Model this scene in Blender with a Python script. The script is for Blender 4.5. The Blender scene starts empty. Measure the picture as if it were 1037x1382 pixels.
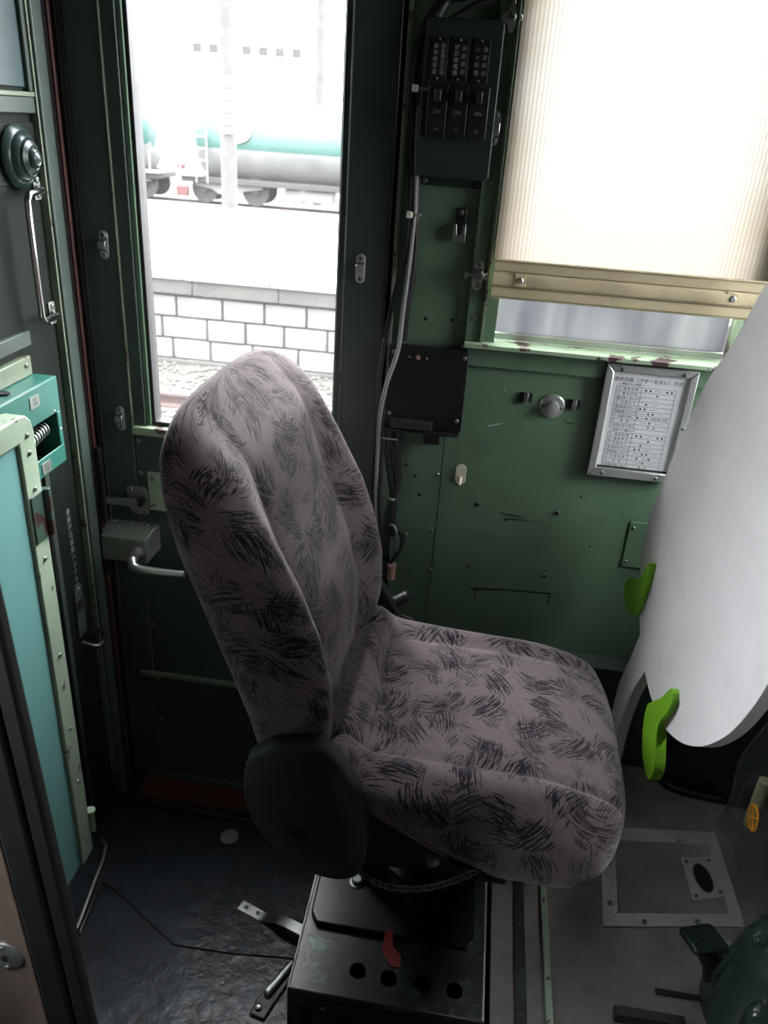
import bpy, bmesh, math, random
from mathutils import Vector, Matrix, Euler
random.seed(7)
PI = math.pi
S = bpy.context.scene
C = S.collection
# ------------------------------------------------------------------ camera
R3 = Matrix(((0.9889652841855321, -0.11467867389325148, 0.09378948997577134),
             (0.13479440731686756, 0.433875468704806, -0.8908325013223751),
             (0.06146653098983567, 0.8936447165458263, 0.44454582008810445)))
cd = bpy.data.cameras.new('camera'); cam = bpy.data.objects.new('camera', cd); C.objects.link(cam)
cam.matrix_world = Matrix.Translation((0, 0, 1.75)) @ R3.to_4x4()
cd.sensor_fit = 'HORIZONTAL'; cd.sensor_width = 36; cd.lens = 1074 / 1037 * 36
cd.clip_start = .02; cd.clip_end = 500
cd.dof.use_dof = True; cd.dof.focus_distance = 1.4; cd.dof.aperture_fstop = 9
S.camera = cam
# ------------------------------------------------------------------ sky: bright even overcast
w = bpy.data.worlds.new('overcast_sky'); S.world = w; w.use_nodes = True
_t = w.node_tree; _bg = _t.nodes['Background']; _bg.inputs[0].default_value = (.94, .975, 1, 1)
SKY = 44.0                                              # zenith radiance of a standard overcast sky: L = Lz (1 + 2 sin e) / 3
_tc = _t.nodes.new('ShaderNodeTexCoord'); _sx = _t.nodes.new('ShaderNodeSeparateXYZ'); _t.links.new(_tc.outputs['Generated'], _sx.inputs[0])
_m = _t.nodes.new('ShaderNodeMath'); _m.operation = 'MAXIMUM'; _t.links.new(_sx.outputs[2], _m.inputs[0]); _m.inputs[1].default_value = 0
_m2 = _t.nodes.new('ShaderNodeMath'); _m2.operation = 'MULTIPLY_ADD'; _t.links.new(_m.outputs[0], _m2.inputs[0]); _m2.inputs[1].default_value = SKY * 2 / 3; _m2.inputs[2].default_value = SKY / 3
_t.links.new(_m2.outputs[0], _bg.inputs[1])
S.view_settings.view_transform = 'Standard'; S.view_settings.look = 'None'
S.view_settings.exposure = 0; S.view_settings.gamma = 1; S.view_settings.use_curve_mapping = False

# ------------------------------------------------------------------ materials
MATS = {}
def srgb(r, g, b):
    f = lambda c: c / 12.92 if c <= .04045 else ((c + .055) / 1.055) ** 2.4
    return (f(r / 255), f(g / 255), f(b / 255), 1)
class NT:
    def __init__(s, name):
        s.m = bpy.data.materials.new(name); s.m.use_nodes = True; s.t = s.m.node_tree
        s.b = s.t.nodes['Principled BSDF']; s.out = s.t.nodes['Material Output']; MATS[name] = s.m
    def n(s, typ, **kw):
        o = s.t.nodes.new(typ)
        for k, v in kw.items():
            if k.startswith('i_'):
                k = k[2:]; k = int(k) if k.isdigit() else k.replace('_', ' ')
                o.inputs[k].default_value = v
            else: setattr(o, k, v)
        return o
    def l(s, a, b): s.t.links.new(a, b)
    def math(s, op, a, b=None, clamp=False):
        o = s.n('ShaderNodeMath', operation=op); o.use_clamp = clamp
        for i, x in enumerate((a, b)):
            if x is None: continue
            if isinstance(x, (int, float)): o.inputs[i].default_value = x
            else: s.l(x, o.inputs[i])
        return o.outputs[0]
    def noise(s, scale, detail=4, rough=.55, vec=None, dist=0):
        o = s.n('ShaderNodeTexNoise'); o.inputs['Scale'].default_value = scale
        o.inputs['Detail'].default_value = detail; o.inputs['Roughness'].default_value = rough
        o.inputs['Distortion'].default_value = dist
        if vec is None: vec = s.coord()
        s.l(vec, o.inputs['Vector']); return o.outputs['Fac']
    def coord(s, which='Object'):
        if not hasattr(s, '_tc'): s._tc = s.n('ShaderNodeTexCoord')
        return s._tc.outputs[which]
    def ramp(s, fac, p0, p1):
        o = s.n('ShaderNodeMapRange'); o.clamp = True
        o.inputs[1].default_value = p0; o.inputs[2].default_value = p1; s.l(fac, o.inputs[0]); return o.outputs[0]
    def mix(s, fac, a, b):
        o = s.n('ShaderNodeMix', data_type='RGBA')
        for i, x in ((0, fac), (6, a), (7, b)):
            if isinstance(x, (int, float)): o.inputs[i].default_value = x
            elif isinstance(x, tuple): o.inputs[i].default_value = x
            else: s.l(x, o.inputs[i])
        return o.outputs[2]
    def bump(s, h, strength=.2, dist=.002):
        o = s.n('ShaderNodeBump'); o.inputs['Strength'].default_value = strength; o.inputs['Distance'].default_value = dist
        s.l(h, o.inputs['Height']); s.l(o.outputs[0], s.b.inputs['Normal']); return o
def dirty(name, col, rough=.5, metal=0, chip=None, chip_at=.68, chip_scale=30, var=.25, grime=.3, bump=.15, spec=.5, nscale=5, bscale=60):
    """painted or metal surface with tonal variation, grime and chips"""
    t = NT(name)
    c2 = tuple(x * (1 - var) for x in col[:3]) + (1,)
    base = t.mix(t.ramp(t.noise(nscale, 5), .35, .65), c2, col)
    g = t.ramp(t.noise(nscale * 2.7, 6, .7), .52, .75)
    base = t.mix(t.math('MULTIPLY', g, grime), base, tuple(x * .35 for x in col[:3]) + (1,))
    rg = t.math('ADD', t.math('MULTIPLY', t.noise(nscale * 4, 4), .25), rough - .12)
    h = t.noise(bscale, 3)
    if chip:
        cf = t.ramp(t.noise(chip_scale, 5, .65), chip_at, chip_at + .015)
        base = t.mix(cf, base, chip)
        h = t.math('SUBTRACT', h, t.math('MULTIPLY', cf, .8))
    t.l(base, t.b.inputs['Base Color']); t.l(rg, t.b.inputs['Roughness'])
    t.b.inputs['Metallic'].default_value = metal; t.b.inputs['Specular IOR Level'].default_value = spec
    t.bump(h, bump, .0015); return t.m
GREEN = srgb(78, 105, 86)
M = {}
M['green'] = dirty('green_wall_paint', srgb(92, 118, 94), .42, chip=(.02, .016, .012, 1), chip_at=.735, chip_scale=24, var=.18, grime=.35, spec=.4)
M['green_left_shade'] = dirty('shade_toned_left_wall_green', srgb(29, 34, 29), .5, chip=(.012, .01, .008, 1), chip_at=.72, chip_scale=18, var=.2, grime=.4, spec=.08)  # wall green with the left wall's shade put into its colour
M['green_dark'] = dirty('green_dark_paint', srgb(60, 72, 65), .45, chip=(.012, .01, .008, 1), chip_at=.70, chip_scale=18, var=.2, grime=.4, spec=.35)
M['green_edge'] = dirty('pale_green_edge_paint', srgb(106, 118, 97), .4, chip=(.05, .025, .015, 1), chip_at=.60, chip_scale=26, grime=.3)
M['green_sill'] = dirty('pale_green_sill_paint', srgb(150, 172, 142), .4, chip=(.06, .03, .03, 1), chip_at=.57, chip_scale=14, grime=.3)
M['cream_trim'] = dirty('pale_green_trim_paint', srgb(158, 176, 152), .38, chip=(.04, .02, .013, 1), chip_at=.635, chip_scale=34, grime=.25)
M['breaker'] = dirty('grey_green_box_paint', srgb(38, 51, 46), .5, grime=.3, spec=.3)
M['teal_box'] = dirty('teal_metal_paint', srgb(47, 104, 94), .35, grime=.25, var=.12, chip=(.2, .3, .28, 1), chip_at=.78)
M['bell'] = dirty('teal_grey_paint', srgb(34, 53, 51), .3, grime=.2)
M['red_brown'] = dirty('red_brown_rubber', srgb(74, 34, 24), .6)
M['steel'] = dirty('worn_steel', srgb(170, 172, 168), .35, metal=1, grime=.35, chip=(.03, .03, .028, 1), chip_at=.72, chip_scale=50)
M['steel_dull'] = dirty('dull_steel', srgb(150, 156, 148), .48, metal=.8, grime=.5)
M['steel_dark'] = dirty('blackened_steel', srgb(64, 62, 62), .34, metal=.7, grime=.6, chip=(.02, .016, .014, 1), chip_at=.62, chip_scale=30)
M['alu'] = dirty('satin_aluminium', srgb(205, 208, 205), .36, metal=.85, grime=.2)
M['chrome'] = dirty('polished_steel', srgb(215, 215, 212), .16, metal=1, grime=.2)
M['black'] = dirty('black_paint', srgb(27, 27, 28), .42, grime=.3, spec=.35)
M['plastic'] = dirty('black_moulded_plastic', srgb(41, 42, 42), .42, grime=.2, bump=.3, bscale=900, spec=.5)
M['rubber'] = dirty('black_rubber', srgb(22, 22, 22), .55, grime=.2)
M['cable'] = dirty('cable_jacket', srgb(30, 30, 32), .3, grime=.1)
M['cable_grey'] = dirty('grey_cable_jacket', srgb(128, 128, 126), .35, grime=.1)
M['nylon'] = dirty('cream_nylon', srgb(214, 208, 186), .4, grime=.1)
M['wood'] = None
M['dark_green_cast'] = dirty('dark_green_enamel', srgb(40, 58, 54), .22, grime=.3, bump=.5, bscale=26, spec=.6)
M['desk'] = dirty('dark_green_console_paint', srgb(28, 38, 34), .3, grime=.3)
M['red'] = dirty('red_paint', srgb(145, 16, 20), .5, grime=.2)
M['lime'] = dirty('lime_green_paint', srgb(134, 200, 44), .45, grime=.12, var=.1, bump=.3, nscale=18)
M['ink'] = dirty('black_ink', srgb(48, 48, 52), .7)
M['ink_white'] = dirty('white_ink', srgb(160, 160, 158), .6, var=.1)
M['ink_grey'] = dirty('worn_grey_ink', srgb(132, 146, 134), .7, var=.3)
M['yellow'] = dirty('yellow_ink', srgb(222, 150, 30), .5, var=.1)
M['hole'] = dirty('hole_and_shadow_black', srgb(6, 6, 6), .9)
M['copper'] = dirty('copper_brown_trim', srgb(172, 133, 119), .4, metal=.3, grime=.3)
M['concrete'] = dirty('pale_concrete', srgb(82, 81, 79), .9, grime=.3, nscale=1.2, var=.15, bump=.5)
M['coping'] = dirty('weathered_concrete', srgb(52, 51, 48), .9, grime=.6, nscale=3, var=.3, bump=.6)
M['stone'] = dirty('stone_block', srgb(79, 78, 75), .9, grime=.35, nscale=3, var=.22, bump=.8, bscale=20)
M['mortar'] = dirty('dark_mortar', srgb(33, 31, 30), .95, grime=.4)
M['gravel'] = dirty('ballast_ground', srgb(55, 52, 47), .95, grime=.5, nscale=8, var=.35)
M['pebble'] = dirty('ballast_stone', srgb(66, 63, 57), .9, nscale=2, var=.4)
M['rust'] = dirty('rusty_rail', srgb(48, 33, 30), .6, metal=.2, grime=.3)
M['tank_teal'] = dirty('tank_teal_paint', srgb(7, 52, 46), .5, grime=.12, nscale=1, var=.1)
M['tank_grey'] = dirty('tank_grey_paint', srgb(86, 86, 86), .5, grime=.2, nscale=1)
M['wagon_dark'] = dirty('wagon_frame_paint', srgb(30, 27, 26), .7, grime=.4)
M['wagon_white'] = dirty('wagon_white_paint', srgb(123, 123, 123), .6, grime=.1)
M['emblem_red'] = dirty('faded_red_sign_paint', srgb(60, 16, 17), .6); M['emblem_yellow'] = dirty('faded_yellow_sign_paint', srgb(66, 60, 24), .6); M['pole'] = dirty('pole_concrete', srgb(62, 60, 60), .9)
M['seal'] = dirty('matt_door_seal_rubber', srgb(24, 21, 20), .75, spec=.12); M['floor_steel'] = dirty('scuffed_floor_steel', srgb(188, 182, 180), .42, metal=.35, grime=.5, nscale=11, chip=(.02, .014, .012, 1), chip_at=.66, chip_scale=34)
M['glass_dark'] = dirty('dark_glass', srgb(20, 22, 22), .08, grime=.1)
M['paper'] = dirty('aged_paper', srgb(206, 208, 210), .6, grime=.05, var=.08, nscale=12)
def board_mat():
    t = NT('white_board_paint')
    a = t.noise(9, 6, .7); b = t.noise(420, 2)
    c = t.mix(t.ramp(a, .3, .75), srgb(240, 238, 240), srgb(228, 226, 228))
    c = t.mix(t.math('MULTIPLY', t.ramp(b, .6, .8), .25), c, (.3, .3, .3, 1))
    t.l(c, t.b.inputs['Base Color']); t.b.inputs['Roughness'].default_value = .75
    t.bump(t.math('ADD', b, t.math('MULTIPLY', a, 3)), .2, .001); return t.m
M['board'] = board_mat()
def wood(name, c1, c2, rough=.5):
    t = NT(name)
    mp = t.n('ShaderNodeMapping'); mp.inputs['Scale'].default_value = (2, 30, 30); t.l(t.coord(), mp.inputs[0])
    f = t.noise(3, 6, .6, mp.outputs[0], 1.5)
    t.l(t.mix(f, c1, c2), t.b.inputs['Base Color']); t.b.inputs['Roughness'].default_value = rough
    t.bump(f, .3, .001); return t.m
M['wood'] = wood('brown_sill_wood', srgb(92, 46, 26), srgb(40, 20, 13))
def leafmat():
    t = NT('bronze_brown_door_paint')
    mp = t.n('ShaderNodeMapping'); mp.inputs['Scale'].default_value = (6, 6, 1); t.l(t.coord(), mp.inputs[0])
    f = t.noise(2.2, 5, .6, mp.outputs[0], 1)
    t.l(t.mix(t.ramp(f, .3, .7), srgb(128, 112, 102), srgb(84, 70, 62)), t.b.inputs['Base Color'])
    t.b.inputs['Roughness'].default_value = .4; t.bump(f, .2, .002); return t.m
M['leaf'] = leafmat()
def melamine():
    t = NT('teal_laminate')
    mp = t.n('ShaderNodeMapping'); mp.inputs['Scale'].default_value = (1, 1, 3.2); mp.inputs['Rotation'].default_value = (.9, 0, 0); t.l(t.coord(), mp.inputs[0])
    f = t.ramp(t.noise(170, 3, .6, mp.outputs[0]), .66, .72)
    c = t.mix(t.math('MULTIPLY', f, .55), srgb(110, 160, 156), srgb(170, 160, 120))
    t.l(c, t.b.inputs['Base Color']); t.b.inputs['Roughness'].default_value = .35; return t.m
M['laminate'] = melamine()
def floor_mat():
    t = NT('dark_rubber_floor')
    a = t.noise(14, 5, .55); b = t.noise(38, 4)
    c = t.mix(t.ramp(a, .35, .7), srgb(26, 30, 34), srgb(38, 44, 50))
    t.l(c, t.b.inputs['Base Color'])
    t.l(t.math('ADD', t.math('MULTIPLY', b, .3), .2), t.b.inputs['Roughness'])
    t.b.inputs['Specular IOR Level'].default_value = .2
    t.bump(t.math('ADD', t.math('MULTIPLY', a, 1.4), t.math('MULTIPLY', b, .5)), .5, .006); return t.m
M['floor'] = floor_mat()
M['platform'] = dirty('brown_black_floor_lino', srgb(134, 126, 124), .45, grime=.6, nscale=7, var=.35, bump=.4, bscale=30)
M['hatch'] = dirty('grey_hatch_lino', srgb(125, 124, 123), .55, grime=.4, nscale=9, chip=(.02, .016, .014, 1), chip_at=.68, chip_scale=40)
def pedestal_mat():
    t = NT('worn_pedestal_paint')
    a = t.noise(9, 6, .7); b = t.noise(120, 3, .7)
    m = t.ramp(t.math('ADD', a, t.math('MULTIPLY', b, .25)), .66, .69)
    c = t.mix(m, t.mix(t.noise(20), srgb(74, 68, 68), srgb(40, 36, 36)), srgb(66, 84, 74))
    t.l(c, t.b.inputs['Base Color'])
    t.b.inputs['Metallic'].default_value = .35
    t.l(t.math('ADD', t.math('MULTIPLY', b, .3), .22), t.b.inputs['Roughness']); t.bump(m, .3, .001); return t.m
M['pedestal'] = pedestal_mat()
def blind_mat():
    t = NT('ribbed_cream_blind_cloth')
    uv = t.coord('UV'); sp = t.n('ShaderNodeSeparateXYZ'); t.l(uv, sp.inputs[0])
    u = sp.outputs[0]                                            # metres across the cloth
    st = t.math('SINE', t.math('MULTIPLY', u, 2 * PI / .0074))
    st2 = t.math('SINE', t.math('MULTIPLY', u, 2 * PI / .0037))
    s = t.ramp(t.math('ADD', st, t.math('MULTIPLY', st2, .6)), -1.2, 1.4)
    edge = t.math('MAXIMUM', t.ramp(u, .075, .0), t.ramp(u, .40, .52))
    n = t.noise(5, 5); edge = t.math('MULTIPLY', edge, t.ramp(n, .25, .6))
    base = t.mix(s, (.105, .098, .085, 1), (.165, .16, .15, 1))
    base = t.mix(t.math('MULTIPLY', edge, .75), base, (.07, .047, .02, 1))
    yellow = t.ramp(sp.outputs[1], .16, 0)
    base = t.mix(t.math('MULTIPLY', yellow, .35), base, (.11, .078, .05, 1))
    tr = t.n('ShaderNodeBsdfTranslucent'); t.l(base, tr.inputs[0])
    df = t.n('ShaderNodeBsdfDiffuse'); t.l(base, df.inputs[0])
    mx = t.n('ShaderNodeMixShader', i_0=.84); t.l(df.outputs[0], mx.inputs[1]); t.l(tr.outputs[0], mx.inputs[2])
    t.l(mx.outputs[0], t.out.inputs[0]); return t.m
M['blind'] = blind_mat()
M['hem'] = dirty('olive_vinyl_hem', srgb(202, 187, 152), .5, grime=.25, nscale=8, var=.2, bump=.3)
def glass_mat(name, haze, dust, rough=0):
    """pane: clear glass with a film of dirt that scatters daylight"""
    t = NT(name)
    tp = t.n('ShaderNodeBsdfTransparent'); gl = t.n('ShaderNodeBsdfGlossy'); gl.inputs['Roughness'].default_value = .03
    lw = t.n('ShaderNodeLayerWeight', i_Blend=.5); frv = t.math('ADD', t.math('MULTIPLY', t.math('POWER', lw.outputs['Facing'], 5), .6), .03)
    m1 = t.n('ShaderNodeMixShader'); t.l(frv, m1.inputs[0]); t.l(tp.outputs[0], m1.inputs[1]); t.l(gl.outputs[0], m1.inputs[2])
    tl = t.n('ShaderNodeBsdfTranslucent', i_Color=(.9, .9, .9, 1))
    f = t.ramp(t.noise(260, 2, .5), .70, .76)
    big = t.ramp(t.noise(3.5, 5, .6), .35, .75)
    fac = t.math('ADD', haze, t.math('MULTIPLY', f, t.math('MULTIPLY', big, dust)), True)
    m2 = t.n('ShaderNodeMixShader'); t.l(fac, m2.inputs[0]); t.l(m1.outputs[0], m2.inputs[1]); t.l(tl.outputs[0], m2.inputs[2])
    t.l(m2.outputs[0], t.out.inputs[0]); return t.m
M['glass'] = glass_mat('dusty_window_glass', .005, .12)
def sash_mat():
    t = NT('translucent_sash_grey'); tl = t.n('ShaderNodeBsdfTranslucent')  # translucent grey lets daylight glow where the aluminium lower sash would be
    mp = t.n('ShaderNodeMapping'); mp.inputs['Scale'].default_value = (7, 1, 1.5); t.l(t.coord(), mp.inputs[0])
    t.l(t.mix(t.ramp(t.noise(1.4, 3, .5, mp.outputs[0]), .3, .7), (.12, .12, .13, 1), (.22, .225, .22, 1)), tl.inputs[0]); t.l(tl.outputs[0], t.out.inputs[0]); return t.m
M['sash_grey'] = sash_mat()
def clearmat():
    t = NT('clear_crinkled_plastic')
    tp = t.n('ShaderNodeBsdfTransparent', i_Color=(.9, .92, .92, 1)); gl = t.n('ShaderNodeBsdfGlossy'); gl.inputs['Roughness'].default_value = .16
    df = t.n('ShaderNodeBsdfTranslucent', i_Color=(.7, .74, .74, 1))
    lw = t.n('ShaderNodeLayerWeight', i_Blend=.5); frv = t.math('ADD', t.math('MULTIPLY', t.math('POWER', lw.outputs['Facing'], 4), .6), .04)
    m1 = t.n('ShaderNodeMixShader'); t.l(frv, m1.inputs[0]); t.l(tp.outputs[0], m1.inputs[1]); t.l(gl.outputs[0], m1.inputs[2])
    m2 = t.n('ShaderNodeMixShader', i_0=.2); t.l(m1.outputs[0], m2.inputs[1]); t.l(df.outputs[0], m2.inputs[2])
    t.l(m2.outputs[0], t.out.inputs[0]); return t.m
M['clear'] = clearmat()
def fabric_mat():
    t = NT('mauve_brushstroke_moquette')
    uv = t.coord('UV')
    nz = t.n('ShaderNodeTexNoise'); nz.inputs['Scale'].default_value = 9; t.l(uv, nz.inputs['Vector'])
    def strokes(scale, off, thr, aspect, rad):
        mp = t.n('ShaderNodeMapping'); mp.inputs['Location'].default_value = off; t.l(uv, mp.inputs[0])
        v = t.n('ShaderNodeTexVoronoi', voronoi_dimensions='2D'); v.inputs['Scale'].default_value = scale
        t.l(mp.outputs[0], v.inputs['Vector'])
        # vector from the cell centre, in cell units
        sb = t.n('ShaderNodeVectorMath', operation='SUBTRACT'); t.l(mp.outputs[0], sb.inputs[0]); t.l(v.outputs['Position'], sb.inputs[1])
        sc = t.n('ShaderNodeSeparateColor'); t.l(v.outputs['Color'], sc.inputs[0])
        ang = t.math('MULTIPLY', sc.outputs[0], 2 * PI)
        rt = t.n('ShaderNodeVectorRotate', rotation_type='Z_AXIS'); t.l(sb.outputs[0], rt.inputs['Vector']); t.l(ang, rt.inputs['Angle'])
        # bend the strokes a little
        sx = t.n('ShaderNodeSeparateXYZ'); t.l(rt.outputs[0], sx.inputs[0])
        y2 = t.math('ADD', sx.outputs[1], t.math('MULTIPLY', t.math('MULTIPLY', sx.outputs[0], sx.outputs[0]), 4))
        x2 = t.math('MULTIPLY', sx.outputs[0], aspect)
        cb = t.n('ShaderNodeCombineXYZ'); t.l(x2, cb.inputs[0]); t.l(y2, cb.inputs[1]); t.l(t.math('MULTIPLY', sc.outputs[1], 50), cb.inputs[2])
        n = t.noise(340, 2, .6, cb.outputs[0])
        # elliptical mask around the cell centre
        ln = t.n('ShaderNodeVectorMath', operation='LENGTH')
        cb2 = t.n('ShaderNodeCombineXYZ'); t.l(sx.outputs[0], cb2.inputs[0]); t.l(t.math('MULTIPLY', y2, 1.35), cb2.inputs[1]); t.l(cb2.outputs[0], ln.inputs[0])
        mask = t.ramp(ln.outputs['Value'], rad, rad * .35)
        k = t.math('ADD', n, t.math('MULTIPLY', t.math('SUBTRACT', mask, 1), .30))
        return t.ramp(k, thr, thr + .02)
    a = strokes(11.5, (0, 0, 0), .48, .085, .066)
    b = strokes(12, (3.3, 1.7, 0), .485, .085, .062)
    c3 = strokes(19, (7.1, 4.4, 0), .50, .10, .036)
    fuzz = t.noise(800, 2, .6, uv); mid = t.noise(70, 3, .6, uv)
    k = t.math('MAXIMUM', t.math('MAXIMUM', a, t.math('MULTIPLY', b, .85)), t.math('MULTIPLY', c3, .7)); k = t.math('MULTIPLY', k, t.ramp(fuzz, .30, .42))
    grey = t.mix(t.ramp(fuzz, .36, .66), srgb(80, 68, 70), srgb(170, 155, 157))
    pep = t.ramp(t.noise(420, 2, .5, uv), .60, .68); grey = t.mix(t.math('MULTIPLY', pep, .55), grey, srgb(48, 42, 50))
    grey = t.mix(t.math('MULTIPLY', t.ramp(mid, .42, .7), .35), grey, srgb(108, 90, 98))
    c = t.mix(t.math('MULTIPLY', k, .93), grey, srgb(14, 15, 34))
    t.l(c, t.b.inputs['Base Color']); t.b.inputs['Roughness'].default_value = .95
    t.b.inputs['Specular IOR Level'].default_value = .12
    t.b.inputs['Sheen Weight'].default_value = .55; t.b.inputs['Sheen Roughness'].default_value = .4
    t.b.inputs['Sheen Tint'].default_value = (.95, .88, .9, 1)
    t.bump(t.math('SUBTRACT', fuzz, t.math('MULTIPLY', k, .9)), .5, .0016); return t.m
M['fabric'] = fabric_mat()

# ------------------------------------------------------------------ mesh helpers
ORG = {}
def V(*a): return Vector(a[0] if len(a) == 1 else a)
class MB:
    def __init__(s): s.v = []; s.f = []; s.uv = None
    def add(s, vs, fs):
        o = len(s.v); s.v += [Vector(p) for p in vs]; s.f += [tuple(i + o for i in f) for f in fs]; return s
    def box(s, x0, x1, y0, y1, z0, z1):
        return s.add([(x, y, z) for z in (z0, z1) for y in (y0, y1) for x in (x0, x1)],
                     [(0, 2, 3, 1), (4, 5, 7, 6), (0, 1, 5, 4), (2, 6, 7, 3), (0, 4, 6, 2), (1, 3, 7, 5)])
    def obox(s, c, half, rot=(0, 0, 0)):
        m = Euler(rot).to_matrix(); c = V(c)
        vs = [c + m @ V(x * half[0], y * half[1], z * half[2]) for z in (-1, 1) for y in (-1, 1) for x in (-1, 1)]
        return s.add(vs, [(0, 2, 3, 1), (4, 5, 7, 6), (0, 1, 5, 4), (2, 6, 7, 3), (0, 4, 6, 2), (1, 3, 7, 5)])
    def prism(s, pts, d):
        n = len(pts); d = V(d); p = [V(q) for q in pts]
        return s.add(p + [q + d for q in p], [tuple(range(n))[::-1], tuple(range(n, 2 * n))] + [(i, (i + 1) % n, n + (i + 1) % n, n + i) for i in range(n)])
    def tube(s, path, r, n=8, cap=True, closed=False):
        path = [V(p) for p in path]; N = len(path); o = len(s.v); prev = None
        rr = r if isinstance(r, (list, tuple)) else [r] * N
        for i, p in enumerate(path):
            a = path[(i - 1) % N] if (closed or i > 0) else p; b = path[(i + 1) % N] if (closed or i < N - 1) else p
            t = (b - a).normalized()
            if prev is None:
                u = t.cross(V(0, 0, 1));
                if u.length < .01: u = t.cross(V(0, 1, 0))
            else: u = prev - t * prev.dot(t)
            u.normalize(); prev = u; vv = t.cross(u)
            for k in range(n):
                q = 2 * PI * k / n; s.v.append(p + (u * math.cos(q) + vv * math.sin(q)) * rr[i])
        M_ = N if closed else N - 1
        for i in range(M_):
            j = (i + 1) % N
            for k in range(n):
                s.f.append((o + i * n + k, o + i * n + (k + 1) % n, o + j * n + (k + 1) % n, o + j * n + k))
        if cap and not closed:
            s.f.append(tuple(o + k for k in range(n))[::-1]); s.f.append(tuple(o + (N - 1) * n + k for k in range(n)))
        return s
    def cyl(s, a, b, r, n=20): return s.tube([a, b], r, n)
    def lathe(s, prof, org, axis, n=32):
        """prof: (radius, height along axis)"""
        axis = V(axis).normalized(); org = V(org)
        u = axis.cross(V(0, 0, 1));
        if u.length < .01: u = axis.cross(V(1, 0, 0))
        u.normalize(); vv = axis.cross(u); o = len(s.v); N = len(prof)
        for r, h in prof:
            for k in range(n):
                q = 2 * PI * k / n; s.v.append(org + axis * h + (u * math.cos(q) + vv * math.sin(q)) * max(r, .00005))
        for i in range(N - 1):
            for k in range(n):
                s.f.append((o + i * n + k, o + i * n + (k + 1) % n, o + (i + 1) * n + (k + 1) % n, o + (i + 1) * n + k))
        s.f.append(tuple(o + k for k in range(n))[::-1]); s.f.append(tuple(o + (N - 1) * n + k for k in range(n)))
        return s
    def loft(s, rings, uvs=None):
        o = len(s.v); n = len(rings[0]); N = len(rings)
        for r in rings: s.v += [V(p) for p in r]
        for i in range(N - 1):
            for k in range(n):
                s.f.append((o + i * n + k, o + i * n + (k + 1) % n, o + (i + 1) * n + (k + 1) % n, o + (i + 1) * n + k))
        s.f.append(tuple(o + k for k in range(n))[::-1]); s.f.append(tuple(o + (N - 1) * n + k for k in range(n)))
        if uvs: s.uvn = (n, N, uvs); s.uv = True
        return s
    def build(s, name, mat, parent=None, bevel=0, ang=35, seg=2, origin=None, smooth=True):
        po = ORG[parent.name] if parent is not None else V(0, 0, 0)
        xs = [min(v[i] for v in s.v) for i in range(3)]; xe = [max(v[i] for v in s.v) for i in range(3)]
        c = V([(a + b) / 2 for a, b in zip(xs, xe)])
        if parent is None: c.z = xs[2]
        if origin is not None: c = V(origin)
        me = bpy.data.meshes.new(name); me.from_pydata([v - c for v in s.v], [], s.f)
        if s.uv:
            n, N, uvs = s.uvn; L = me.uv_layers.new(name='UVMap')
            for p in me.polygons:
                idx = [me.loops[li].vertex_index for li in p.loop_indices]
                wrap = any(i % n == 0 for i in idx) and any(i % n == n - 1 for i in idx) and len(idx) == 4
                for li, i in zip(p.loop_indices, idx):
                    u, v_ = uvs(i // n, (i % n) + (n if wrap and i % n == 0 else 0)); L.data[li].uv = (u, v_)
        bm = bmesh.new(); bm.from_mesh(me); bmesh.ops.recalc_face_normals(bm, faces=bm.faces); bm.to_mesh(me); bm.free()
        if mat is not None: me.materials.append(mat)
        if smooth:
            for p in me.polygons: p.use_smooth = True
            me.set_sharp_from_angle(angle=math.radians(ang))
        o = bpy.data.objects.new(name, me); C.objects.link(o)
        o.location = c - po
        if parent is not None: o.parent = parent
        ORG[o.name] = c
        if bevel:
            m = o.modifiers.new('bevel', 'BEVEL'); m.width = bevel; m.segments = seg; m.limit_method = 'ANGLE'; m.angle_limit = math.radians(30)
        return o
def B(x0, x1, y0, y1, z0, z1): return MB().box(x0, x1, y0, y1, z0, z1)
def bx(name, mat, parent, x0, x1, y0, y1, z0, z1, bevel=.001):
    return B(x0, x1, y0, y1, z0, z1).build(name, M[mat], parent, bevel)
def tag(o, label, cat, group=None):
    o['label'] = label; o['category'] = cat
    if group: o['group'] = group
    return o
def thing(name, label, cat, loc, group=None):
    o = bpy.data.objects.new(name, None); C.objects.link(o); o.location = loc; ORG[o.name] = V(loc); o.empty_display_size = .05
    return tag(o, label, cat, group)
def struct(name, loc=(0, 0, 0)):
    o = bpy.data.objects.new(name, None); C.objects.link(o); o.location = loc; ORG[o.name] = V(loc); o['kind'] = 'structure'; o.empty_display_size = .05
    return o
def copy_tree(o, parent=None):
    c = o.copy(); C.objects.link(c); c.parent = parent; ORG[c.name] = ORG[o.name].copy()
    for ch in list(o.children): copy_tree(ch, c)
    return c
def rot_to(n):
    return V(n).normalized().to_track_quat('Z', 'Y').to_matrix()
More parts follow.
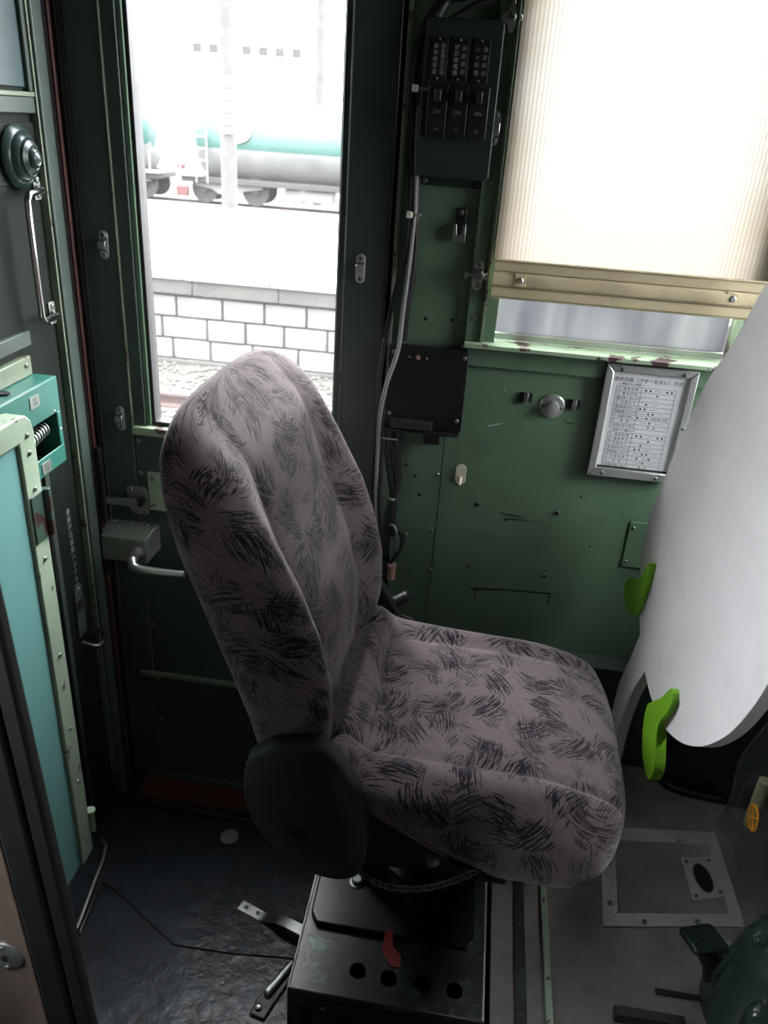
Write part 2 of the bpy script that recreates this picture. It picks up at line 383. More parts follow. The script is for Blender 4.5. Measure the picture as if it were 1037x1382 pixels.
# shared screw mesh: domed head with a cross recess (axis +Z)
def screw_mesh():
    mb = MB().lathe([(1, 0), (1, .25), (.8, .5), (.45, .62), (0.02, .64)], (0, 0, 0), (0, 0, 1), 14)
    nf = len(mb.f)
    mb.box(-.62, .62, -.13, .13, .3, .66); mb.box(-.13, .13, -.62, .62, .3, .665)
    me = bpy.data.meshes.new('screw'); me.from_pydata(mb.v, [], mb.f)
    me.materials.append(M['steel_dull']); me.materials.append(M['hole'])
    for i, p in enumerate(me.polygons): p.material_index = 1 if i >= nf else 0
    return me
SCREW = screw_mesh()
def screw(parent, p, n=(0, -1, 0), r=.0045, name='screw'):
    o = bpy.data.objects.new(name, SCREW); C.objects.link(o); o.parent = parent
    o.location = V(p) - ORG[parent.name]; q = rot_to(n) @ Matrix.Rotation(random.random() * 1.5, 3, 'Z')
    o.rotation_euler = q.to_euler(); o.scale = (r, r, r); ORG[o.name] = V(p); return o
def dot(parent, p, r=.0035, name='bolt_hole', n=(0, -1, 0), mat='hole'):
    nn = V(n).normalized(); return MB().lathe([(r, -.001), (r, .0006), (r * .6, .0012)], p, nn, 10).build(name, M[mat], parent)
def text(name, body, size, parent, loc, xdir, ydir, mat, line=1.0, align='CENTER'):
    """flat lettering turned into a mesh lying in the plane of xdir / ydir"""
    cu = bpy.data.curves.new(name, 'FONT'); cu.body = body; cu.size = size; cu.align_x = align; cu.align_y = 'CENTER'; cu.space_line = line
    cu.resolution_u = 2
    tmp = bpy.data.objects.new('tmp_text', cu); C.objects.link(tmp)
    dg = bpy.context.evaluated_depsgraph_get(); me = bpy.data.meshes.new_from_object(tmp.evaluated_get(dg))
    bpy.data.objects.remove(tmp)
    x = V(xdir).normalized(); y = V(ydir).normalized(); z = x.cross(y)
    me.transform(Matrix((x, y, z)).transposed().to_4x4())
    me.materials.clear(); me.materials.append(M[mat])
    o = bpy.data.objects.new(name, me); C.objects.link(o); o.parent = parent; o.location = V(loc) - ORG[parent.name]; ORG[o.name] = V(loc)
    return o

# ================================================================== ROOM SHELL
D = 1.63
# side wall facing the camera
wf = struct('wall_far', (0, D, 0))
bx('wall_panel', 'green', wf, -.86, -.835, D, D + .06, 0, 2.3, 0)
bx('wall_panel', 'green', wf, -.18, -.05, D, D + .04, .3, 2.3, .001)
bx('wall_panel', 'green', wf, -.05, .0, D, D + .04, 1.33, 2.3, 0)
bx('wall_panel', 'green', wf, -.0495, 1.25, D - .001, D + .04, .3, 1.335, .0015)     # lower panel, its left edge is the seam
bx('wall_panel', 'green', wf, .515, 1.25, D, D + .04, 1.335, 2.3, 0)
bx('wall_panel', 'green', wf, .0, .515, D, D + .04, 2.14, 2.3, 0)
bx('wall_panel', 'green', wf, -.2, 1.25, D, D + .06, 0, .3, 0)
bx('wall_panel', 'green', wf, -.84, -.18, D, D + .06, 2.16, 2.3, 0)
bx('seam_strip', 'green_edge', wf, -.187, -.180, D - .012, D + .02, .3, 2.3, .001)
bx('dark_gap', 'hole', wf, -.199, -.187, D + .012, D + .05, .02, 2.16, 0)
for x, z in ((.038, .984), (.215, .984), (.036, .824), (.211, .822)):
    MB().lathe([(.0065, 0), (.0065, .003), (.004, .0036), (.004, .001)], (x, D, z), (0, -1, 0), 14).build('wall_bolt', M['steel_dull'], wf)
for x, z in ((-.003 - .05, 1.045), (-.055, .905), (-.05, .80), (-.113, 1.386 - .5)):
    screw(wf, (x - .005, D, z), r=.005)
for x, z in ((-.113, 1.386), (-.06, 1.388), (-.145, 1.585), (-.13, 1.06), (-.108, 1.035), (-.095, .99), (.26, 1.03), (.30, .91)):
    dot(wf, (x, D, z))
for x, z in ((-.006, 1.399), (-.003, 1.656), (.012, 1.40)): pass
# inspection cover low on the right, hidden half by the cutout
MB().box(.375, .47, D - .004, D, .87, .985).build('cover_plate', M['green'], wf, .002)
for z in (.885, .97): screw(wf, (.385, D - .004, z), r=.004)
# scuffs and drip stains left on the paint
for pts in ([(.048, .764), (.12, .772), (.235, .777), (.236, .773), (.12, .768), (.05, .759)], [(.085, .972), (.10, .969), (.13, .966), (.15, .967), (.13, .963), (.10, .965)],
            [(.10, .955), (.112, .958), (.19, .957), (.112, .955), (.102, .948)], [(.19, 1.205), (.205, 1.196), (.225, 1.197), (.205, 1.193)], [(.232, .775), (.234, .745), (.230, .745), (.229, .775)], [(.06, .765), (.061, .735), (.058, .735), (.057, .765)]):
    MB().prism([(x, D - .001, z) for x, z in pts], (0, -.0004, 0)).build('scuff_mark', M['black'], wf, smooth=False)
for pts in ([(.040, 1.170), (.060, 1.176), (.078, 1.183), (.060, 1.1775), (.040, 1.1715)], [(.062, 1.252), (.0635, 1.256), (.065, 1.252)]):
    MB().prism([(x, D - .001, z) for x, z in pts], (0, -.0004, 0)).build('scratch', M['paper'], wf, smooth=False)
# window surround
sill = struct('trim_1', (.2, D, 1.33))
bx('sill_board', 'green_sill', sill, -.03, .55, D - .035, D + .02, 1.342, 1.352, .002)
bx('sill_apron', 'green', sill, -.035, .56, D - .012, D, 1.300, 1.342, .002)
win1 = struct('window_1', (.25, D, 1.35))
bx('window_frame', 'green', win1, -.030, .0, D - .014, D, 1.352, 2.2, .002)
bx('window_frame', 'green_edge', win1, .0, .006, D - .020, D, 1.352, 2.2, .001)
bx('window_frame', 'green', win1, .006, .03, D - .008, D + .02, 1.352, 2.2, .001)
bx('window_frame', 'green_sill', win1, .487, .50, D - .012, D + .02, 1.352, 2.2, .001)
bx('window_frame', 'green', win1, .50, .53, D - .012, D, 1.352, 2.2, .001)
bx('window_frame', 'green', win1, .03, .487, D - .01, D + .02, 2.12, 2.2, .001)
bx('sash_rail', 'alu', win1, .03, .487, D + .022, D + .032, 1.352, 1.366, .001)
bx('window_pane', 'sash_grey', win1, .03, .487, D + .034, D + .036, 1.366, 1.50, 0)  # stand-in for the aluminium lower sash, translucent so it shows grey
bx('window_pane', 'glass', win1, .03, .487, D + .034, D + .036, 1.50, 2.12, 0)
for x, z in ((-.016, 1.40), (-.012, 1.656), (-.014, 2.0)): screw(win1, (x, D - .014, z), r=.0055)
# the other walls
wl = struct('wall_left', (-.86, .2, 0))
bx('wall_panel', 'green_left_shade', wl, -.9, -.86, .50, 1.63, 0, 2.3, 0); bx('wall_panel', 'green_left_shade', wl, -.9, -.86, .1, .16, 0, 2.3, 0); bx('wall_panel', 'green_left_shade', wl, -.9, -.86, .16, .50, 0, .9, 0); bx('wall_panel', 'green_left_shade', wl, -.9, -.86, .16, .50, 2.05, 2.3, 0)  # unseen opening left between these panels to light the brown door leaf
bx('wall_panel', 'green_left_shade', wl, -.9, -.86, -.8, .1, 0, 2.06, 0); bx('wall_panel', 'green_left_shade', wl, -.9, -.86, -.8, .1, 2.05, 2.3, 0); bx('wall_panel', 'green_left_shade', wl, -.9, -.86, -1.4, -.8, 0, 2.3, 0)
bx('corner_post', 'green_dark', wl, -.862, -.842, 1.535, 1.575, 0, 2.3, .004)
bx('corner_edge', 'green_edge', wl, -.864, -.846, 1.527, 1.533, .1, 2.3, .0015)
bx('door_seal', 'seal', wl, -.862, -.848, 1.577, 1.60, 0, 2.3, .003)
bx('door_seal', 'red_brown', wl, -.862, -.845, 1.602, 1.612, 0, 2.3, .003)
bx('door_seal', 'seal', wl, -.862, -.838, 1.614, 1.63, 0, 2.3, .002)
bx('ledge_strip', 'green_edge', wl, -.861, -.846, 1.0, 1.395, 1.262, 1.30, .003)
bx('ledge_strip', 'green_dark', wl, -.861, -.849, 1.0, 1.41, 1.315, 1.345, .003)
screw(wl, (-.846, 1.375, 1.285), (1, 0, 0), .005)
bx('wall_rib', 'green_dark', wl, -.861, -.855, 1.40, 1.418, .1, 1.24, .002)
text('door_lettering', '\n'.join('妻開戸忍錠用ハンドル'), .0165, wl, (-.8592, 1.478, .835), (0, 1, 0), (0, 0, 1), 'ink_grey', 1.16)
wn = struct('wall_near', (0, -1.4, 0))
bx('wall_panel', 'green_dark', wn, -.9, 1.26, -1.46, -1.4, 0, 2.3, 0)
wr = struct('wall_right', (1.2, 0, 0))
XW = 1.2
bx('wall_panel', 'green_dark', wr, XW, XW + .06, -1.46, 1.69, 0, 1.33, 0); bx('wall_panel', 'green_dark', wr, XW, XW + .06, -1.46, 1.69, 2.08, 2.3, 0)
bx('wall_panel', 'green_dark', wr, XW, XW + .06, 1.6, 1.69, 1.25, 2.08, 0); bx('wall_panel', 'green_dark', wr, XW, XW + .06, -1.0, .98, 1.25, 2.08, 0)
bx('wall_panel', 'green_dark', wr, XW, XW + .06, -1.46, -1.0, 1.25, 2.08, 0)
cl = struct('ceiling', (.3, 0, 2.3)); bx('ceiling_panel', 'green_edge', cl, -.92, 1.28, -1.48, 1.71, 2.3, 2.36, 0)
fl = struct('floor', (0, 0, 0)); bx('floor_base', 'floor', fl, -.9, .16, -1.46, 1.63, -.06, -.0035, 0)
bx('floor_base', 'floor', fl, .16, 1.25, -1.46, 1.69, -.06, 0, 0)
MB().prism([(-.86, 1.62, -.0035), (-.86, 1.30, -.0035), (-.737, 1.259, -.0035), (-.541, 1.145, -.0035), (-.40, 1.148, -.0035), (-.28, 1.16, -.0035), (.15, 1.16, -.0035), (.15, 1.62, -.0035)], (0, 0, .0045)).build('floor_sheet', M['floor'], fl, .001)
MB().lathe([(.024, 0), (.024, .003), (.020, .0045), (.019, .003), (.01, .0032)], (-.509, 1.464, .001), (0, 0, 1), 24).build('floor_plug', M['platform'], fl)
screw(fl, (-.404, 1.079, -.003), (0, 0, 1), .006)
# curved threshold guide beside the cabinet
MB().tube([(-.775, 1.14, .004), (-.79, 1.25, .006), (-.80, 1.33, .006), (-.812, 1.375, .006), (-.835, 1.39, .006)], .0042, 8).build('threshold_guide', M['steel_dull'], fl)
MB().tube([(-.765, 1.13, .002), (-.775, 1.24, .003), (-.787, 1.33, .003), (-.795, 1.38, .003)], .004, 8).build('threshold_guide', M['steel_dark'], fl)
# raised footplate on the driver's side
fr = struct('floor_right', (.7, .9, .33))
bx('raised_floor', 'platform', fr, .155, 1.2, -.6, 1.63, 0, .33, .002)
bx('edge_strip', 'pedestal', fr, .200, .222, .4, 1.6, .33, .334, .001)
bx('edge_strip', 'cream_trim', fr, .255, .268, .4, 1.6, .33, .340, .002)
for y in (1.15, .98): screw(fr, (.2615, y, .340), (0, 0, 1), .004)
bb = struct('baseboard_far', (.5, 1.6, .6)); bx('heater_ledge', 'green_dark', bb, .15, .56, 1.585, 1.63, .33, .605, .004)
bx('ledge_strip', 'green_dark', bb, .15, .56, 1.58, 1.63, .612, .62, .002)

# ================================================================== DOOR
dr = struct('door_1', (-.5, D, 0))
G = 'green'
bx('door_stile', 'green_dark', dr, -.835, -.762, D - .002, D + .04, .03, 2.16, .003)
bx('door_stile', 'green_dark', dr, -.285, -.2, D - .002, D + .04, .03, 2.16, .003)
bx('door_rail', 'green_dark', dr, -.762, -.285, D - .002, D + .04, 2.10, 2.16, .002)
bx('moulding', 'green_dark', dr, -.762, -.733, D + .004, D + .04, 1.075, 2.1, .002)
bx('moulding', 'green_edge', dr, -.7635, -.7605, D - .004, D + .01, 1.055, 2.1, .0008)
bx('moulding', 'green', dr, -.733, -.722, D + .010, D + .05, 1.085, 2.1, .002)
bx('gasket', 'rubber', dr, -.722, -.714, D + .016, D + .055, 1.09, 2.1, .002)
bx('moulding', 'green_dark', dr, -.300, -.285, D + .004, D + .05, 1.075, 2.1, .002)
bx('moulding', 'green_edge', dr, -.2865, -.2845, D - .003, D + .01, 1.055, 2.1, .0008)
bx('gasket', 'rubber', dr, -.304, -.300, D + .016, D + .055, 1.09, 2.1, .001)
bx('door_ledge', 'green_sill', dr, -.762, -.285, D - .008, D + .05, 1.062, 1.082, .003)
bx('gasket', 'rubber', dr, -.722, -.300, D + .014, D + .05, 1.082, 1.092, .002)
bx('door_panel', 'green_dark', dr, -.760, -.287, D + .0, D + .04, .385, 1.062, .002)
bx('door_panel', 'green_dark', dr, -.762, -.285, D + .0, D + .04, .03, .372, .002)
bx('moulding', 'green_edge', dr, -.795, -.22, D - .01, D + .01, .371, .386, .004)
bx('door_pane', 'glass', dr, -.716, -.298, D + .034, D + .038, 1.085, 2.12, 0)
for x, z in ((-.752, 1.045), (-.752, .965), (-.752, .83), (-.752, .70), (-.752, .36), (-.752, .535), (-.752, .22)): screw(dr, (x, D, z), r=.0055)
# kick plate / pull plate
pp = bx('pull_plate', 'cream_trim', dr, -.735, -.62, D - .004, D, .872, .972, .001)
for x, z in ((-.722, .955), (-.722, .888)): screw(pp, (x, D - .004, z), r=.0055)
# lock: bevelled steel housing and lever handle
MB().loft([[(-.848, D, .765), (-.848, D, .835), (-.715, D, .835), (-.715, D, .765)],
           [(-.842, D - .02, .765), (-.842, D - .02, .835), (-.718, D - .02, .835), (-.718, D - .02, .765)],
           [(-.842, D - .052, .748), (-.842, D - .052, .812), (-.732, D - .052, .812), (-.732, D - .052, .748)]]).build('lock_housing', M['steel_dull'], dr, .002)
for x in (-.825, -.783, -.742): screw(dr, (x, D - .012, .835), (0, 0, 1), .006)
hd = MB().lathe([(.02, 0), (.02, .006), (.016, .009), (.0125, .012), (.0125, .03)], (-.752, D - .052, .778), (0, -1, 0), 20).build('handle_rose', M['steel'], dr)
MB().tube([(-.752, D - .07, .778), (-.752, D - .084, .772), (-.745, D - .095, .764), (-.73, D - .098, .760), (-.69, D - .098, .760), (-.62, D - .096, .762)], [.0125, .013, .013, .0125, .011, .009], 14).build('door_handle', M['steel'], dr)
# folding catch above the lock
ct = MB().prism([(x, D, z) for x, z in ((-.79, .925), (-.772, .932), (-.745, .93), (-.738, .92), (-.738, .862), (-.745, .856), (-.775, .858), (-.785, .87))], (0, -.004, 0)).build('catch_plate', M['steel_dull'], dr, .001)
for x, z in ((-.778, .922), (-.748, .92), (-.774, .868), (-.746, .866)): screw(ct, (x, D - .004, z), r=.005)
MB().cyl((-.752, D - .004, .895), (-.752, D - .022, .895), .0095).build('catch_pivot', M['black'], dr, .001)
MB().prism([(x, D - .016, z) for x, z in ((-.842, .884), (-.842, .902), (-.765, .905), (-.752, .9), (-.752, .89), (-.765, .884))], (0, -.006, 0)).build('catch_arm', M['steel_dull'], dr, .0015)
# strike rail on the jamb with two hinge knuckles
bx('strike_rail', 'steel_dark', wl, -.85, -.835, 1.60, 1.612, .84, 1.03, .002)
bx('strike_rail', 'black', wl, -.86, -.838, 1.585, 1.60, .70, .83, .004)
MB().cyl((-.843, 1.60, .77), (-.843, 1.60, .825), .008).build('hinge_knuckle', M['steel_dark'], wl)
MB().cyl((-.843, 1.60, .70), (-.843, 1.60, .75), .008).build('hinge_knuckle', M['steel_dark'], wl)
ds = struct('trim_2', (-.5, 1.6, 0)); bx('threshold_light_block', 'steel_dark', ds, -.95, -.1, D + .062, D + .08, -.1, .30, 0); bx('threshold_light_block', 'steel_dark', ds, -.86, -.18, D, D + .06, -.06, .034, 0); bx('jamb', 'green_dark', ds, -.86, -.83, D + .0005, D + .045, .0, 2.3, 0); bx('door_sill', 'wood', ds, -.80, .10, 1.545, 1.63, .0, .018, .003)  # both threshold boxes added against light leaks under the door, outer one unseen
bx('sill_edge', 'steel_dark', ds, -.81, .10, 1.52, 1.545, .0, .010, .003)
bx('kick_strip', 'green_dark', ds, -.80, -.2, 1.612, 1.63, .018, .034, .003)

# ================================================================== LEFT WALL FITTINGS
w2 = struct('window_2', (-.86, 1.4, 1.85))
K = 1.0238
bx('window_frame', 'green_dark', w2, -.862, -.850, 1.15, 1.565, 1.715, 1.742, .002)
bx('window_frame', 'green_edge', w2, -.862, -.848, 1.150, 1.530, 1.742, 1.750, .0015)
bx('window_frame', 'green_dark', w2, -.862, -.850, 1.515, 1.540, 1.750, 2.2, .002)
bx('window_frame', 'green_edge', w2, -.862, -.848, 1.538, 1.545, 1.74, 2.2, .0015)
M['peel'] = dirty('peeling_teal_paint', srgb(40, 62, 65), .4, chip=srgb(92, 66, 60), chip_at=.58, chip_scale=9, var=.15)
bx('window_board', 'peel', w2, -.862, -.857, 1.15, 1.515, 1.757, 2.2, .001)
bell = thing('dome_buzzer', 'teal-grey ringed dome on a square plate below the upper left window', 'buzzer', (-.86, 1.45, 1.60))
bx('mounting_plate', 'green_left_shade', bell, -.860, -.856, 1.35, 1.558, 1.598, 1.70, .002)
MB().lathe([(.052, 0), (.054, .006), (.050, .012), (.044, .016), (.042, .014), (.040, .020), (.033, .026), (.031, .024), (.029, .030), (.021, .035), (.019, .033), (.017, .038), (.012, .042), (.01, .041), (.004, .045)], (-.856, 1.452, 1.645), (1, 0, 0), 40).build('ringed_dome', M['bell'], bell)
gr = thing('grab_rail', 'bright steel grab rail on the left wall under the ringed dome', 'grab rail', (-.86, 1.5, 1.33))
for zc in (1.590, 1.355):
    br = MB().prism([(-.86, y, z) for y, z in ((1.500, zc - .022), (1.522, zc - .022), (1.524, zc - .018), (1.524, zc + .018), (1.520, zc + .022), (1.500, zc + .022))], (.004, 0, 0)).build('rail_bracket', M['steel_dull'], gr, .001)
    screw(br, (-.856, 1.512, zc + .013), (1, 0, 0), .006); screw(br, (-.856, 1.512, zc - .013), (1, 0, 0), .006)
MB().tube([(-.852, 1.512, 1.590), (-.835, 1.49, 1.588), (-.830, 1.435, 1.586), (-.829, 1.424, 1.576), (-.829, 1.423, 1.47), (-.829, 1.424, 1.368), (-.830, 1.435, 1.358), (-.835, 1.49, 1.356), (-.852, 1.512, 1.355)], .006, 12).build('rail_bar', M['chrome'], gr)

mbx = thing('meter_box', 'turquoise metal box with a small viewing window, fixed on the left wall', 'meter box', (-.83, 1.28, 1.10))
zb, zt, x0, x1, y0, y1 = 1.085, 1.262, -.86, -.803, 1.13, 1.402
# casing with a real opening in its face
wy0, wy1, wz0, wz1 = 1.268, 1.388, 1.122, 1.192
c_ = MB()
c_.box(x0, x1 - .004, y0, y1, zb, zb + .004); c_.box(x0, x1 - .004, y0, y1, zt - .004, zt); c_.box(x0, x1 - .004, y1 - .004, y1, zb, zt); c_.box(x0, x1 - .004, y0, y0 + .004, zb, zt)
c_.box(x1 - .004, x1, y0, y1, zb, wz0); c_.box(x1 - .004, x1, y0, y1, wz1, zt); c_.box(x1 - .004, x1, y0, wy0, wz0, wz1); c_.box(x1 - .004, x1, wy1, y1, wz0, wz1)
c_.build('casing', M['teal_box'], mbx, .0015)
bx('dial_backing', 'black', mbx, -.845, -.842, wy0, wy1, wz0, wz1, 0)
sp = MB(); sp.cyl((-.825, 1.29, 1.150), (-.825, 1.37, 1.163), .013, 20); sp.build('spool', M['bell'], mbx, .002)
for k in range(9):
    a = k / 8; MB().tube([(-.825 + math.cos(q) * .0142, 1.295 + a * .07 + .0, 1.151 + a * .0115 + math.sin(q) * .0142) for q in [2 * PI * j / 16 for j in range(16)]], .0012, 5, closed=True).build('spool_winding', M['steel_dull'], mbx)
for y, z in ((1.27, 1.20), (1.38, 1.197), (1.395, 1.155), (1.28, 1.115)): dot(mbx, (x1, y, z), .003, 'rivet', (1, 0, 0), 'alu')
for y, z in ((1.315, 1.237), (1.325, 1.101)):
    p_ = bx('rating_plate', 'steel_dull', mbx, x1, x1 + .0015, y - .016, y + .016, z - .011, z + .011, 0)
    text('plate_lettering', '電力\n計器', .007, p_, (x1 + .0018, y, z), (0, 1, 0), (0, 0, 1), 'ink', 1.1)
MB().lathe([(.012, 0), (.012, .003), (.009, .004), (.007, .003)], (-.833, 1.27, zt), (0, 0, 1), 18).build('top_socket', M['black'], mbx)
dot(mbx, (-.84, 1.22, zt), .004, 'rivet', (0, 0, 1), 'steel')

cab = thing('cabinet_door', 'turquoise laminate cabinet leaf with chipped pale green frame at the left edge', 'cabinet', (-.78, .9, .15))
cx0, cx1 = -.80, -.765
bx('door_panel', 'laminate', cab, cx0, cx1 - .004, .3, 1.186, .17, 1.205, .001)
prof = [(y, z) for y, z in ((1.186, .165), (1.236, .165), (1.236, 1.215), (1.231, 1.235), (1.218, 1.248), (1.20, 1.252), (.3, 1.252), (.3, 1.205), (1.186, 1.205))]
MB().prism([(cx0 - .002, y, z) for y, z in prof], (cx1 + .002 - cx0 + .002, 0, 0)).build('door_frame', M['cream_trim'], cab, .003)
for y, z in ((1.212, 1.213), (1.212, 1.18), (1.212, 1.11), (1.212, .965), (1.214, .74), (1.212, .55), (1.212, .40)): screw(cab, (cx1 + .002, y, z), (1, 0, 0), .005)
M['hinge'] = dirty('chipped_hinge_paint', srgb(60, 84, 72), .4, chip=srgb(58, 32, 26), chip_at=.52, chip_scale=30)
h_ = MB(); h_.box(cx1 + .002, cx1 + .005, 1.192, 1.236, 1.005, 1.10); h_.cyl((cx1 + .005, 1.240, 1.005), (cx1 + .005, 1.240, 1.10), .008, 16); h_.build('hinge', M['hinge'], cab, .001)
h_ = MB(); h_.cyl((cx1 + .003, 1.244, .215), (cx1 + .003, 1.244, .275), .007, 16); h_.cyl((cx1 + .003, 1.244, .275), (cx1 + .003, 1.244, .282), .011, 16); h_.build('hinge', M['cream_trim'], cab, .001)
fx = thing('signal_torch', 'black rod with a red cap wedged behind the cabinet leaf', 'rod', (-.84, 1.39, .80))
MB().lathe([(.009, 0), (.009, .16), (.008, .19)], (-.835, 1.345, .80), (0, .03, 1), 14).build('rod', M['black'], fx)
MB().lathe([(.0105, 0), (.0105, .045), (.008, .05)], (-.835, 1.3505, .99), (0, .03, 1), 14).build('cap', M['red'], fx)
hk = thing('door_hook', 'dark green hold-back hook low on the left jamb', 'hook', (-.86, 1.47, .52))
MB().prism([(-.86, y, z) for y, z in ((1.452, .60), (1.456, .725), (1.466, .738), (1.480, .738), (1.490, .725), (1.492, .60))], (.005, 0, 0)).build('hook_plate', M['green_dark'], hk, .001)
bx('hook_slot', 'hole', hk, -.856, -.8545, 1.458, 1.484, .668, .695, 0)
screw(hk, (-.855, 1.472, .725), (1, 0, 0), .005)
MB().tube([(-.85, 1.45, .59), (-.82, 1.45, .585), (-.812, 1.455, .583), (-.81, 1.475, .582), (-.812, 1.495, .585), (-.83, 1.505, .592), (-.85, 1.505, .595)], .006, 8).build('hook_loop', M['steel_dark'], hk)

# ================================================================== FAR WALL FITTINGS
def latch(x, z, y, label, spigot=False):
    o = thing('window_catch', label, 'catch', (x, y, z - .028), 'screwed window catches')
    pts = []
    for k in range(16):
        a = PI * k / 15; pts.append((x + .0095 * math.cos(a), z + .019 + .0095 * math.sin(a)))
    for k in range(16):
        a = PI + PI * k / 15; pts.append((x + .0095 * math.cos(a), z - .019 + .0095 * math.sin(a)))
    MB().prism([(a, y, b) for a, b in pts], (0, -.003, 0)).build('catch_plate', M['alu'], o, .0008)
    MB().loft([[(x + sx * .0085, y - .002, z - .013 * s), (x + sx * .0085, y - .013, z - .012 * s), (x + sx * .0085, y - .015, z), ] for sx, s in ((-1, 1), (1, 1))]).build('catch_bridge', M['alu'], o, .001) if False else \
    MB().prism([(x - .0085, y - .002, z - .013), (x - .0085, y - .011, z - .011), (x - .0085, y - .015, z - .006), (x - .0085, y - .015, z + .008), (x - .0085, y - .008, z + .011), (x - .0085, y - .002, z + .012)], (.017, 0, 0)).build('catch_bridge', M['steel'], o, .001)
    screw(o, (x, y - .003, z + .020), r=.006); screw(o, (x, y - .003, z - .020), r=.006)
    if spigot:
        MB().lathe([(.007, 0), (.007, .003), (.004, .004), (.004, .036), (.007, .040), (.007, .046)], (x - .026, y - .009, z), (1, 0, 0), 14).build('spigot', M['steel'], o)
    return o
latch(-.016, 1.743, D - .014, 'steel catch halfway up the blind left edge, beside the breaker box')
latch(-.017, 1.483, D - .014, 'steel catch with a pin at the blind lower left corner', True)
latch(-.252, 1.474, D - .002, 'steel catch on the door right of the door window')
latch(-.790, 1.477, D - .002, 'steel catch on the door left of the door window, higher one')
latch(-.788, 1.098, D - .002, 'steel catch on the door at the lower left corner of its window')
dp = thing('diamond_boss', 'four-pointed metal boss with a screw beside the blind top', 'boss', (-.003, D - .014, 1.895))
pts = []
for k in range(32):
    a = 2 * PI * k / 32; r = .011 + .008 * abs(math.cos(2 * a)) ** 2.2 * (1); pts.append((-.008 + r * math.cos(a), D - .014, 1.915 + r * 1.25 * math.sin(a)))
MB().prism(pts, (0, -.005, 0)).build('boss_plate', M['alu'], dp, .0015); screw(dp, (-.008, D - .019, 1.915), r=.008)
MB().tube([(-.006, D - .02, 1.935), (-.004, D - .022, 1.95), (-.004, D - .02, 1.965)], .002, 6).build('boss_link', M['steel'], dp)
# ---- blind
bl = thing('roller_blind', 'cream ribbed roller blind with olive hem, pulled down over the side window', 'blind', (.26, 1.6, 1.445))
def cloth(x0, x1, z0, z1, y, nx=40, nz=6):
    mb = MB(); fs = []; vs = []
    for side, yy in ((0, 0), (1, .0008)):
        for j in range(nz + 1):
            for i in range(nx + 1):
                u = i / nx; v_ = j / nz
                vs.append((x0 + (x1 - x0) * u, y + yy + .0015 * math.sin(u * 9 + v_ * 3), z0 + (z1 - z0) * v_))
    n = (nx + 1) * (nz + 1)
    for j in range(nz):
        for i in range(nx):
            a = j * (nx + 1) + i; fs.append((a, a + 1, a + nx + 2, a + nx + 1))
    mb.add(vs[:n], fs); return mb
c0 = cloth(.010, .520, 1.515, 2.2, 1.602)
o = c0.build('blind_cloth', M['blind'], bl, origin=(.010, 1.602, 1.515))
uvl = o.data.uv_layers.new(name='UVMap')
for lp in o.data.loops:
    co = o.data.vertices[lp.vertex_index].co; uvl.data[lp.index].uv = (co.x, co.z)
hem = MB(); ny = 30
sec = [(-.0, 1.445), (-.004, 1.447), (-.004, 1.469), (-.009, 1.473), (-.011, 1.482), (-.009, 1.492), (-.004, 1.496), (-.004, 1.518), (0, 1.519), (.002, 1.519), (.002, 1.445)]
rings = [[(.012 + (.506) * i / ny, 1.600 + dy + .0012 * math.sin(i * .7) * (1 if k in (3, 4, 5) else .3), z - .0) for k, (dy, z) in enumerate(sec)] for i in range(ny + 1)]
hem.loft(rings).build('hem', M['hem'], bl, .0006)
for z in (1.4495, 1.468, 1.4975, 1.5155):
    st = MB()
    for k in range(96):
        xx = .015 + k * .00525; st.box(xx, xx + .0032, 1.5945, 1.5962, z - .0004, z + .0004)
    s_ = st.build('stitching', M['ink'], bl, smooth=False); s_['kind'] = 'stuff'
for x in (.065, .461):
    MB().lathe([(.0058, 0), (.0058, .002), (.004, .0035)], (x, 1.5895, 1.484), (0, -1, 0), 16).build('rivet', M['alu'], bl)
    MB().prism([(x + a, 1.592, z) for a, z in ((-.012, 1.472), (.012, 1.472), (.010, 1.494), (-.012, 1.498))], (0, -.002, 0)).build('stitched_tab', M['hem'], bl, .001)
# ---- breaker box
bk = thing('breaker_box', 'grey-green breaker box with three black switches, high between cables and blind', 'breaker box', (-.09, D, 1.645))
MB().prism([(x, D, z) for x, z in ((-.153, 1.66), (-.153, 1.908), (-.022, 1.908), (-.018, 1.902), (-.018, 1.66), (-.024, 1.654), (-.148, 1.654))], (0, -.030, 0)).build('box_body', M['breaker'], bk, .002)
bx('base_flange', 'breaker', bk, -.150, -.022, D - .006, D, 1.638, 1.654, .001)
for x in (-.136, -.034): screw(bk, (x, D - .006, 1.647), r=.005)
yb = D - .030
NP = ((-.127, '補助継電器', '速度検出交通', .0078), (-.0905, '補助継電器', '速度検出', .0078), (-.0535, 'シャ断器', '速度検出', .0088))
for i, (x, a, b, s_) in enumerate(NP):
    p_ = bx('name_plate', 'black', bk, x - .0145, x + .0145, yb - .002, yb, 1.812, 1.879, .0008)
    lab = 1.845
    text('plate_lettering', '\n'.join(a), .0085, p_, (x - .006, yb - .0024, lab), (1, 0, 0), (0, 0, 1), 'ink_white', 1.15 if len(a) > 4 else 1.4)
    text('plate_lettering', '\n'.join(b), .0085, p_, (x + .007, yb - .0024, lab), (1, 0, 0), (0, 0, 1), 'ink_white', .96 if len(b) > 5 else 1.4)
    dot(p_, (x, yb - .002, 1.876), .0018, 'rivet', (0, -1, 0), 'copper'); dot(p_, (x, yb - .002, 1.8155), .0018, 'rivet', (0, -1, 0), 'copper')
